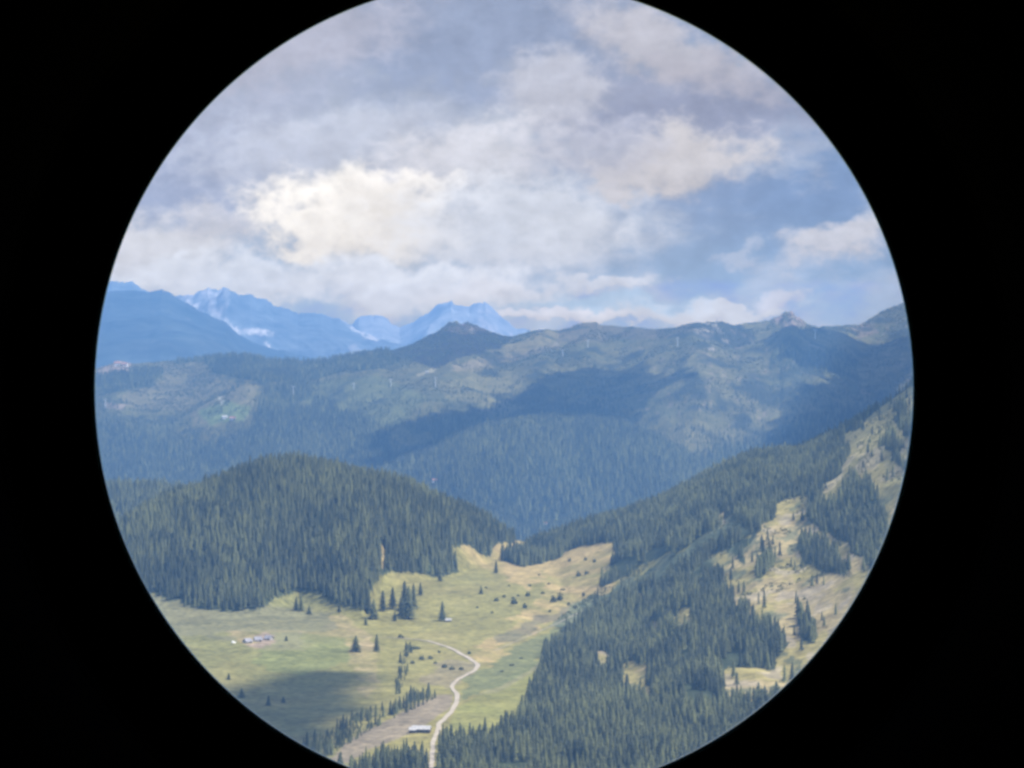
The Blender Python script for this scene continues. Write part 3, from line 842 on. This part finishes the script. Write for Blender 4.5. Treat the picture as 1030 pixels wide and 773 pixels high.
# ------------------------------------------------------------------ buildings
def gable_house(name, loc, rz, w, l, hw, hr, wall, roof, label, cat, group=None, door=True, windows=0, chimney=False, over=.6):
    """w along local x (ridge direction), l along local y; long side faces -y."""
    e = empty(name, loc, rz, label, cat, group)
    a, b = w/2, l/2
    MB().poly([(-a,-b,-1.2),(a,-b,-1.2),(a,b,-1.2),(-a,b,-1.2),(-a,-b,hw),(a,-b,hw),(a,b,hw),(-a,b,hw),(-a,0,hw+hr),(a,0,hw+hr)],
              [(0,3,2,1),(0,1,5,4),(2,3,7,6),(1,2,6,9,5),(3,0,4,8,7),(4,5,9,8),(6,7,8,9)]).build('wall', wall, e)
    oa, ob = a+over, b+over; s = hr/b; th = .3; lo = hw-over*s+.06; tp = hw+hr+.06
    rf = MB()
    rf.poly([(-oa,-ob,lo),(oa,-ob,lo),(oa,0,tp),(-oa,0,tp),(-oa,-ob,lo+th),(oa,-ob,lo+th),(oa,0,tp+th),(-oa,0,tp+th)],
            [(0,3,2,1),(4,5,6,7),(0,1,5,4),(1,2,6,5),(3,0,4,7)])
    rf.poly([(-oa,ob,lo),(oa,ob,lo),(oa,0,tp),(-oa,0,tp),(-oa,ob,lo+th),(oa,ob,lo+th),(oa,0,tp+th),(-oa,0,tp+th)],
            [(0,1,2,3),(7,6,5,4),(0,4,5,1),(1,5,6,2),(3,7,4,0)])
    r = rf.build('roof', roof, e)
    if chimney: MB().box((w*.2, l*.1, hw+hr+.5), (.8, .8, 1.6)).build('chimney', M_STONE, r)
    if door: MB().box((w*.22, -b-.05, 1.05), (1.4, .12, 2.1)).build('door', M_DARKST if wall is M_WOOD else M_WOOD, e)
    for k in range(windows):
        MB().box((-a+w*(k+.7)/(windows+1.2), -b-.05, hw*.6), (1.0, .12, 1.1)).build('window', M_GLASS, e)
    return e

g = ground(424, 737)
b_ = gable_house('barn', g+np.array([0,0,.3]), math.radians(-8), 12.5, 6.5, 2.2, 2.0, M_WOOD, M_ROOFW, 'long low barn with weathered white roof beside the gravel path', 'barn', windows=2)
MB().poly([(-8.6,-5.2,1.5),(-3.0,-5.2,1.5),(-3.0,-1.4,3.3),(-8.6,-1.4,3.3),(-8.6,-5.2,1.75),(-3.0,-5.2,1.75),(-3.0,-1.4,3.55),(-8.6,-1.4,3.55)],
          [(0,3,2,1),(4,5,6,7),(0,1,5,4),(1,2,6,5),(2,3,7,6),(3,0,4,7)]).build('lean_to_roof', M_ROOFW, b_)
MB().box((-5.8,-3.2,.3), (5.0, 3.4, 3.0)).build('lean_to_wall', M_WOOD, b_)
g = ground(451, 625.5)
gable_house('hay_hut', g, math.radians(6), 4.6, 3.8, 1.4, 1.3, M_WOOD, M_ROOFW, 'tiny hut with pale whitish roof right of the slender lone spruce', 'hut')
for x, y, rz, lab in ((249,647,38,'leftmost grey-roofed alpine hut in the row on bare pinkish ground'), (259.5,645.5,15,'middle grey-roofed alpine hut in the row on bare pinkish ground'), (270.5,644,-32,'rightmost grey-roofed hut of the row, nearest the small round tree')):
    gable_house('alpine_hut', ground(x, y), math.radians(rz), 6.2, 5.6, 1.5, 2.3, M_STONE, M_ROOFG, lab, 'hut', 'grey huts on the bare ground')
g = ground(235, 647)
me = bpy.data.meshes.new('boulder')
V, T = [], []
import bmesh
bm = bmesh.new(); bmesh.ops.create_icosphere(bm, subdivisions=3, radius=1.0)
for v in bm.verts:
    c_ = v.co; s_ = 1+.35*float(fbm(np.array([c_.x*1.7+5]), np.array([c_.y*1.7+c_.z*1.3]), 3, 9)[0])
    v.co = (c_.x*2.2*s_, c_.y*1.5*s_, max(c_.z, -.4)*1.7*s_)
bm.to_mesh(me); bm.free()
o = link('boulder', me, M_PLASTER); o.location = g; o.rotation_euler = (0, .35, .3)
tag(o, 'single bright white boulder lying left of the grey huts', 'boulder')
for dx, dy, s_, lab in ((9,3,.45,'greyish boulder fallen beside the middle hut'),):
    pass

gable_house('chalet', ground(226,421.5), .2, 11, 9, 4.0, 3.2, M_PLASTER, M_ROOFW, 'white chalet left of its neighbour on the small green far meadow', 'chalet', 'chalets on the far green meadow')
gable_house('chalet', ground(234,423), -.1, 13, 9, 4.5, 3.4, M_PLASTER, M_REDROOF, 'larger white chalet with reddish roof on the small green far meadow', 'chalet', 'chalets on the far green meadow')
gable_house('farmhouse', ground(437.5,485.5), .25, 10, 8, 4.5, 3.0, M_PLASTER, M_REDROOF, 'white farmhouse with red roof just above the left forest hill', 'house', windows=2)
gable_house('cabin', ground(548.5,528), .1, 5.5, 4.5, 2.6, 1.8, M_PLASTER, M_REDROOF, 'tiny pale cabin in the blue forest above the grey-green clearing', 'cabin')
gable_house('cabin', ground(429.5,375.5), .1, 6, 5, 2.6, 1.8, M_PLASTER, M_ROOFW, 'tiny white cabin beside the pale track under the dark knoll', 'cabin')
# top station on the ridge
g = ground(543,334)
e = empty('lift_station', g, .1, 'pale lift station building on the ridge right of the dark knoll', 'lift station')
MB().box((0,0,2.0), (17,9,6)).build('wall', M_STONE, e)
MB().poly([(-10,-6,5.1),(10,-6,5.1),(10,6,6.6),(-10,6,6.6),(-10,-6,5.6),(10,-6,5.6),(10,6,7.1),(-10,6,7.1)], [(0,3,2,1),(4,5,6,7),(0,1,5,4),(1,2,6,5),(2,3,7,6),(3,0,4,7)]).build('roof', M_ROOFW, e)
MB().box((3,-4.6,2.6), (5,.3,2.2)).build('window', M_GLASS, e)
# buildings on the left ridge top
gable_house('mountain_lodge', ground(118,368), .1, 15, 10, 6, 4, M_PLASTER, M_REDROOF, 'tall pale lodge with reddish roof on the bare far left ridge top', 'lodge', windows=3)
gable_house('mountain_lodge', ground(125.5,368.5), -.2, 14, 9, 5, 3.4, M_PLASTER, M_REDROOF, 'wider lodge right beside the tall one on the far left ridge top', 'lodge', windows=2)

# ------------------------------------------------------------------ lift pylons
def pylon(x, y, h, lab, arm=True, mat=None, group='lift pylons across the long ridge'):
    g = ground(x, y); H = h*g[1]/F
    mat = mat or M_STEEL
    e = empty('lift_pylon', g, random.uniform(-.3, .3), lab, 'pylon', group)
    MB().tube((0,0,-1), (0,0,H), .95, .6, 10).build('mast', mat, e)
    if arm:
        c_ = MB().box((0,0,H-.2), (7.0,.9,.8)).build('crossarm', mat, e)
        for s in (-1, 1):
            MB().box((s*3.2,0,H-1.0), (.7,3.4,.6)).tube((s*3.2-.3,1.2,H-1.2), (s*3.2+.3,1.2,H-1.2), .45, .45, 8).tube((s*3.2-.3,-1.2,H-1.2), (s*3.2+.3,-1.2,H-1.2), .45, .45, 8).build('sheave_frame', mat, c_)
    return e
pylon(295,398,9,'tall white lift pylon standing in the dark left ridge forest')
pylon(356,392,6,'small pale pylon left of centre at the upper forest rim')
pylon(393,389,7,'pale pylon in the scattered trees below the dark knoll, the left one')
pylon(438,390,10,'pale pylon in the scattered trees below the dark knoll, the right one')
pylon(566,359,7,'pylon without neighbours on the grassy slope below the lift station')
pylon(591.5,351,8.5,'pylon with clear crossarm under the rounded brown top')
pylon(681.5,349,9,'white pylon on the grass left of the pale rock face')
pylon(820,341,9,'white pylon in the dark slope right of the rocky crag')
pylon(106,411,9,'white pylon at the left rim beside the pinkish bare strip')
pylon(531.5,339,8,'thin dark mast on the ridge left of the lift station', arm=False, mat=M_DARKST, group='masts')

# ------------------------------------------------------------------ clouds that throw the shadows on the slopes
M_CLOUD, nt, b = new_mat('cloud_vapour', 1.0, 0.0); b.inputs['Base Color'].default_value = (.9,.9,.9,1)
def cloud(poly, alt, seed, soft=1.0, cell=14.0, rim=60.0, dither=False):
    pts = np.array([ground(min(max(x, -100), 1130), y) for x, y in poly])
    s = (alt-pts[:, 2])/SUN[2]
    P = pts[:, :2]+s[:, None]*SUN[None, :2]
    lo = P.min(0)-60; hi = P.max(0)+60
    gx = np.arange(lo[0], hi[0], cell); gy = np.arange(lo[1], hi[1], cell)
    GX, GY = np.meshgrid(gx, gy)
    wxx = 26*soft*fbm(GX/120, GY/120, 4, seed); wyy = 26*soft*fbm(GX/120, GY/120, 4, seed+3)
    ins = inpoly(GX+wxx, GY+wyy, [tuple(p) for p in P])
    soft_f = ins.astype(float); nb_ = max(2, int(round(rim/cell)))
    for k in range(nb_):
        q = np.pad(soft_f, 1)
        soft_f = (q[:-2, 1:-1]+q[2:, 1:-1]+q[1:-1, :-2]+q[1:-1, 2:]+q[1:-1, 1:-1])/5
    if dither:
        ins = sm(.05, 1.0, soft_f) > np.random.default_rng(seed).random(GX.shape)*.96+.03
    else:
        ins = soft_f > 0.5+0.62*fbm(GX/(cell*1.9), GY/(cell*1.9), 2, seed+40)*(soft_f < .97)
    # distance-like thickness by repeated erosion
    th = np.zeros(GX.shape); cur = ins.copy()
    for k in range(24):
        th += cur
        c2 = cur.copy()
        c2[1:] &= cur[:-1]; c2[:-1] &= cur[1:]; c2[:, 1:] &= cur[:, :-1]; c2[:, :-1] &= cur[:, 1:]
        c2[0] = c2[-1] = False; c2[:, 0] = c2[:, -1] = False
        cur = c2
    th = np.sqrt(th)*26
    top = alt+30+th*(1.0+.6*fbm(GX/150, GY/150, 4, seed+9)); bot = alt+10-th*.25
    R, C = GX.shape
    V = []; Fc = []; idt = {}; idb = {}
    def vt(j, i, up):
        d_ = idt if up else idb
        if (j, i) not in d_:
            d_[(j, i)] = len(V); V.append((GX[j, i], GY[j, i], top[j, i] if up else bot[j, i]))
        return d_[(j, i)]
    cellin = ins[:-1, :-1] & ins[1:, :-1] & ins[:-1, 1:] & ins[1:, 1:]
    for j, i in zip(*np.nonzero(cellin)):
        c4 = ((j, i), (j, i+1), (j+1, i+1), (j+1, i))
        Fc.append(tuple(vt(a, b2, True) for a, b2 in c4)); Fc.append(tuple(vt(a, b2, False) for a, b2 in reversed(c4)))
        for (dj, di), (p, q) in (((-1, 0), (c4[0], c4[1])), ((0, 1), (c4[1], c4[2])), ((1, 0), (c4[2], c4[3])), ((0, -1), (c4[3], c4[0]))):
            jj, ii = j+dj, i+di
            if jj < 0 or ii < 0 or jj >= R-1 or ii >= C-1 or not cellin[jj, ii]:
                Fc.append((vt(*p, True), vt(*p, False), vt(*q, False), vt(*q, True)))
    me = bpy.data.meshes.new('cloud'); me.from_pydata(V, [], Fc); me.update()
    o = link('cloud', me, M_CLOUD, smooth=True); tag(o, kind='structure')
    return o
cloud([(375,452),(385,436),(420,428),(465,418),(500,410),(535,390),(560,377),(600,370),(650,362),(688,368),(702,382),(672,392),(650,402),(645,424),(655,436),(600,424),(560,422),(510,427),(460,442),(430,455),(400,466)], 1500, 5)
cloud([(775,340),(850,334),(960,320),(1100,330),(1100,430),(870,425),(800,410),(845,380),(800,366)], 1500, 15)
cloud([(290,690),(325,674),(362,668),(390,688),(398,712),(366,745),(300,768),(60,820),(20,730),(190,712)], 3500, 25, soft=1.4, cell=9, rim=130, dither=True)

# ------------------------------------------------------------------ the telescope we look through
AX = np.array([(507-CX)/F, 1.0, -(390-Y0)/F]); AX /= np.linalg.norm(AX)
UX = np.cross(AX, (0, 0, 1)); UX /= np.linalg.norm(UX); UZ = np.cross(UX, AX)
RT = 411.0/F
M_BLACK, nt, b = new_mat('matt_black_lining', 1.0, 0.0); b.inputs['Base Color'].default_value = (.0015,.0015,.0015,1)
M_GREEN = noisy('dark_green_enamel', (0.03,0.07,0.05), (0.045,0.09,0.065), 8, 0.35, 0.5)
M_LIP, nt, b = new_mat('teal_fringe_rim', 0.18, 0.5); b.inputs['Base Color'].default_value = (.08,.24,.25,1); b.inputs['Metallic'].default_value = 1.0  # teal stands for the optical colour fringe round the view
tel = empty('telescope', (0, 0.17, -1.55), 0, 'green fixed viewing telescope on a steel post that the valley is seen through', 'telescope')
def lathe(name, prof, mat, parent, n=160, closed=True):
    V = []; Fc = []
    for s, r in prof:
        for k in range(n):
            t = 2*math.pi*k/n
            p = AX*s+UX*(r*math.cos(t))+UZ*(r*math.sin(t))
            V.append(tuple(p-np.array([0, 0.17, -1.55])))
    m = len(prof)
    for i in range(m if closed else m-1):
        for k in range(n):
            a = i*n+k; b2 = i*n+(k+1) % n; j = (i+1) % m
            Fc.append((a, b2, j*n+(k+1) % n, j*n+k))
    me = bpy.data.meshes.new(name); me.from_pydata(V, [], Fc); me.update()
    return link(name, me, mat, parent)
S1 = 0.360; R1 = RT*S1
lathe('barrel', [(0.118,.0545),(0.352,.0545),(0.352,.0525),(0.118,.0525)], M_GREEN, tel)
lathe('inner_lining', [(0.122,.0522),(0.3516,.0522),(0.3516,.0490),(0.122,.0490)], M_BLACK, tel)
lathe('objective_cell', [(0.3522,.0580),(0.3660,.0580),(0.3660,.0500),(0.3612,.0415),(0.3612,R1+.0004),(0.3585,R1+.0004),(0.3585,.0489),(0.3520,.0489)], M_BLACK, tel)
lathe('fringe_rim', [(S1-.0006,R1+.00035),(S1,R1+.00035),(S1,R1),(S1-.0006,R1)], M_LIP, tel, n=360)  # thin ring added to give the edge its teal fringe
lathe('eyepiece', [(-.030,.030),(.060,.033),(.118,.050),(.1175,.0488),(.062,.0305),(-.028,.0265)], M_BLACK, tel)
y = MB()
for s in (-1, 1):
    c_ = AX*.24+UX*(s*.066)
    y.box((c_[0], c_[1]-.17, c_[2]+1.55-.04), (.008, .05, .16))
y.box((0.0, .07, 1.55-.135), (.148, .05, .012)); y.build('yoke', M_DARKST, tel)
MB().tube((0, .07, 0.0), (0, .07, 1.409), .045, .035, 24).build('post', M_GREEN, tel, True)
MB().tube((0, .07, -.03), (0, .07, .03), .16, .15, 32).build('base_plate', M_DARKST, tel)

# ------------------------------------------------------------------ haze
hz = MB().box((0, (HAZE_END-8600)/2, (HAZE_TOP-500)/2), (27000, HAZE_END+8600, HAZE_TOP+500))
M_HAZE = bpy.data.materials.new('haze_air'); M_HAZE.use_nodes = True
nt = M_HAZE.node_tree; nt.nodes.clear()
om = nt.nodes.new('ShaderNodeOutputMaterial'); pv = nt.nodes.new('ShaderNodeVolumePrincipled')
pv.inputs['Density'].default_value = HAZE_K
pv.inputs['Color'].default_value = (*HAZE_C, 1)
pv.inputs['Anisotropy'].default_value = 0.0
nt.links.new(pv.outputs[0], om.inputs['Volume'])
hz = hz.build('haze', M_HAZE); tag(hz, 'thin blue haze filling the air over the valley and the mountains', 'haze', kind='stuff')

# ------------------------------------------------------------------ light
EXPO = 0.95
sl = bpy.data.lights.new('sun', 'SUN'); sl.energy = 3.6; sl.angle = math.radians(.53); sl.color = (1.0, .95, .87)
so = bpy.data.objects.new('sun', sl); COL.objects.link(so)
from mathutils import Vector
so.rotation_euler = Vector(-SUN).to_track_quat('-Z', 'Y').to_euler()

w = bpy.data.worlds.new('World'); scene.world = w; w.use_nodes = True
nt = w.node_tree; nt.nodes.clear(); N = nt.nodes; L = nt.links
def math_(op, a, b=None, c=None, clamp=False):
    n = N.new('ShaderNodeMath'); n.operation = op; n.use_clamp = clamp
    for i, v in enumerate((a, b, c)):
        if v is None: continue
        if isinstance(v, (int, float)): n.inputs[i].default_value = v
        else: L.new(v, n.inputs[i])
    return n.outputs[0]
def vmath(op, a, b=None, s=None):
    n = N.new('ShaderNodeVectorMath'); n.operation = op
    for i, v in enumerate((a, b)):
        if v is None: continue
        if isinstance(v, (tuple, list)): n.inputs[i].default_value = v
        else: L.new(v, n.inputs[i])
    if s is not None:
        if isinstance(s, (int, float)): n.inputs['Scale'].default_value = s
        else: L.new(s, n.inputs['Scale'])
    return n.outputs[0]
def mixc(f, a, b):
    n = N.new('ShaderNodeMix'); n.data_type = 'RGBA'
    for sock, v in ((n.inputs[0], f), (n.inputs[6], a), (n.inputs[7], b)):
        if isinstance(v, (int, float)): sock.default_value = v
        elif isinstance(v, tuple): sock.default_value = (*v, 1)
        else: L.new(v, sock)
    return n.outputs[2]
def smooth(v, a, b):
    n = N.new('ShaderNodeMapRange'); n.interpolation_type = 'SMOOTHSTEP'
    L.new(v, n.inputs['Value']); n.inputs['From Min'].default_value = a; n.inputs['From Max'].default_value = b
    return n.outputs['Result']
def lin(r, g, b): return tuple(((c/255+.055)/1.055)**2.4 if c > 10 else c/255/12.92 for c in (r, g, b))

tc = N.new('ShaderNodeTexCoord'); sep = N.new('ShaderNodeSeparateXYZ'); L.new(tc.outputs['Generated'], sep.inputs[0])
az = math_('ARCTAN2', sep.outputs[0], sep.outputs[1]); el = sep.outputs[2]
P1 = math_('MULTIPLY', az, F/100); Q1 = math_('MULTIPLY', el, F/100)     # units of 1.56 degrees
cmb = N.new('ShaderNodeCombineXYZ'); L.new(P1, cmb.inputs[0]); L.new(Q1, cmb.inputs[1])
def noise(scale, detail, rough=.55, off=0.0, ysc=1.0):
    mp = N.new('ShaderNodeMapping'); L.new(cmb.outputs[0], mp.inputs[0]); mp.inputs['Scale'].default_value = (1, ysc, 1)
    mp.inputs['Location'].default_value = (off, off*.7, off*.3)
    n = N.new('ShaderNodeTexNoise'); n.inputs['Scale'].default_value = scale; n.inputs['Detail'].default_value = detail; n.inputs['Roughness'].default_value = rough
    L.new(mp.outputs[0], n.inputs['Vector']); return n.outputs['Fac']
wa = math_('SUBTRACT', noise(1.6, 6, .6, 3.1, 1.4), .5); wb = math_('SUBTRACT', noise(1.6, 6, .6, 9.7, 1.4), .5)
PW = math_('MULTIPLY_ADD', wa, 1.1, P1); QW = math_('MULTIPLY_ADD', wb, .8, Q1)
nb = noise(1.1, 8, .58, 17.0, 2.0); nf = noise(3.2, 7, .6, 27.0, 1.3)
pn = math_('ABSOLUTE', math_('MULTIPLY', math_('SUBTRACT', noise(3.6, 4, .5, 41.0, 1.3), .5), 2.0)); puff = math_('SUBTRACT', .6, math_('MULTIPLY', pn, 2.0))

def blob(cx, cy, rx, ry, hard=0.55, tilt=0.0):
    """soft cloud mask around a direction; hard = width of its edge"""
    a = math_('SUBTRACT', PW, (cx-CX)/100); b = math_('SUBTRACT', QW, (Y0-cy)/100)
    if tilt: b = math_('MULTIPLY_ADD', a, -tilt, b)
    a = math_('DIVIDE', a, rx/100); b = math_('DIVIDE', b, ry/100)
    r = math_('SQRT', math_('ADD', math_('MULTIPLY', a, a), math_('MULTIPLY', b, b)))
    r = math_('ADD', r, math_('ADD', math_('MULTIPLY', math_('SUBTRACT', nf, .5), -.7), math_('MULTIPLY', math_('SUBTRACT', puff, .35), -.35)))
    blob.b = b
    n = N.new('ShaderNodeMapRange'); n.interpolation_type = 'SMOOTHSTEP'; L.new(r, n.inputs['Value'])
    n.inputs['From Min'].default_value = 1+hard*.5; n.inputs['From Max'].default_value = 1-hard*.5
    n.inputs['To Min'].default_value = 0; n.inputs['To Max'].default_value = 1
    return n.outputs['Result']

base = mixc(smooth(P1, -1.0, 3.2), lin(182,190,212), lin(134,158,198))
base = mixc(math_('MULTIPLY', math_('SUBTRACT', 1.0, smooth(Q1, 0.0, 1.3)), .75), base, lin(160,186,216))
base = mixc(math_('MULTIPLY', smooth(nb, .42, .62), .55), base, lin(190,196,214))
skyc = base
for cx, cy, rx, ry, hard, tilt, colr, amt in (
    (480,30,230,75,1.0,0,(148,161,192),.85), (230,90,120,90,1.0,.3,(176,182,206),.8), (300,40,120,40,.9,.2,(186,184,200),.6),
    (200,190,110,50,.9,.1,(160,172,205),.7), (690,108,150,42,1.0,0,(160,166,192),.85), (730,114,130,14,1.0,-.02,(148,155,182),.65),
    (660,42,90,34,1.0,-.35,(202,198,208),.75), (560,95,48,38,.9,0,(200,200,214),.75), (740,80,80,22,.8,-.2,(178,176,192),.5),
    (340,150,150,42,.9,.1,(198,201,218),.75), (470,160,90,38,.9,.1,(216,214,224),.75),
    (352,222,100,48,.75,-.05,(236,230,229),1.0), (395,200,50,26,.6,0,(242,235,233),.8), (318,226,52,30,.6,0,(246,239,236),.85),
    (150,255,80,38,.9,0,(212,211,219),.9), (215,225,40,22,.7,0,(205,204,215),.7), (250,282,160,22,.9,0,(212,215,227),.85),
    (520,228,120,46,.9,0,(214,216,228),.8), (420,290,130,24,.9,0,(216,218,229),.85),
    (685,164,82,32,.8,.05,(208,203,209),.9), (640,180,50,18,.6,0,(208,204,212),.8), (600,150,60,30,.9,0,(196,196,212),.7),
    (845,240,54,18,.9,.22,(206,205,216),.9), (612,287,50,10,.9,0,(210,212,224),.85), (740,255,22,9,.7,.2,(185,194,216),.7),
    (790,302,30,15,.8,.2,(206,206,220),.75), (690,316,120,8,.7,0,(206,208,220),.85), (600,308,90,8,.9,0,(176,197,222),.8), (560,323,90,6,.8,0,(214,213,224),.8), (880,315,60,25,.9,0,(160,182,214),.5),
    (380,308,60,18,.8,0,(206,209,222),.8), (500,300,60,12,.8,0,(212,212,222),.7)):
    mk = math_('MULTIPLY', blob(cx, cy, rx, ry, hard, tilt), amt)
    lit = math_('MULTIPLY_ADD', math_('MAXIMUM', math_('MINIMUM', blob.b, 1.0), -1.0), .10 if ry < 60 and colr[0] > 190 else 0.0, 1.0)
    lit = math_('MULTIPLY', lit, math_('MULTIPLY_ADD', puff, .12, .98))
    cc_ = N.new('ShaderNodeCombineXYZ')
    for q_, v_ in enumerate(lin(*colr)): cc_.inputs[q_].default_value = v_
    skyc = mixc(mk, skyc, vmath('SCALE', cc_.outputs[0], s=lit))
# inner modelling of the clouds
shade = math_('MULTIPLY_ADD', math_('SUBTRACT', nf, .5), .40, 1.0)
shade = math_('MULTIPLY', shade, math_('MULTIPLY_ADD', math_('SUBTRACT', nb, .5), .30, 1.0))
skyc = vmath('MULTIPLY', vmath('SCALE', skyc, s=shade), (1.0, 1.025, 1.0))
# radiance of the far sky before it passes the haze layer
ex = 2**EXPO
HC = tuple(0.428*c for c in HAZE_C)
Ld = math_('MINIMUM', math_('DIVIDE', HAZE_TOP, math_('MAXIMUM', el, 1e-4)), HAZE_END)
T = math_('EXPONENT', math_('MULTIPLY', Ld, -HAZE_K))
skyc = vmath('SCALE', skyc, s=1/ex)
veil = N.new('ShaderNodeCombineXYZ')
for i in range(3): veil.inputs[i].default_value = HC[i]
veil_s = vmath('SCALE', veil.outputs[0], s=math_('SUBTRACT', 1.0, T))
skyc = vmath('SCALE', vmath('SUBTRACT', skyc, veil_s), s=math_('DIVIDE', 1.0, T))
skyc = vmath('MAXIMUM', skyc, (0.02, 0.02, 0.02))

sk = N.new('ShaderNodeTexSky'); sk.sky_type = 'NISHITA'; sk.sun_disc = False
sk.sun_elevation = SUN_EL; sk.sun_rotation = SUN_AZ; sk.altitude = 1800
nish = vmath('SCALE', sk.outputs[0], s=0.10)
cn = N.new('ShaderNodeTexNoise'); cn.inputs['Scale'].default_value = 2.2; cn.inputs['Detail'].default_value = 6
L.new(tc.outputs['Generated'], cn.inputs['Vector'])
allsky = mixc(math_('MULTIPLY', smooth(cn.outputs['Fac'], .46, .6), .8), nish, (.55,.56,.60))
win = math_('MULTIPLY', math_('SUBTRACT', 1.0, smooth(math_('ABSOLUTE', az), .22, .42)), math_('SUBTRACT', 1.0, smooth(math_('ABSOLUTE', el), .12, .25)))
final = mixc(win, allsky, skyc)
bg = N.new('ShaderNodeBackground'); L.new(final, bg.inputs['Color']); bg.inputs['Strength'].default_value = 1.0
out = N.new('ShaderNodeOutputWorld'); L.new(bg.outputs[0], out.inputs['Surface'])

# ------------------------------------------------------------------ camera and film
cam = bpy.data.cameras.new('camera'); co = bpy.data.objects.new('camera', cam); COL.objects.link(co)
co.location = (0, 0, 0); co.rotation_euler = (math.radians(90), 0, 0)
cam.sensor_width = 36; cam.lens = F/1030*36; cam.shift_y = -(386.5-Y0)/1030
cam.clip_start = 0.005; cam.clip_end = 60000
scene.camera = co
scene.view_settings.view_transform = 'Standard'; scene.view_settings.look = 'None'
scene.view_settings.exposure = EXPO; scene.view_settings.gamma = 1.0
scene.cycles.pixel_filter_type = 'BLACKMAN_HARRIS'; scene.cycles.filter_width = 3.0
scene.cycles.max_bounces = 4; scene.cycles.diffuse_bounces = 2; scene.cycles.volume_bounces = 0; scene.cycles.transparent_max_bounces = 4
scene.cycles.use_denoising = True
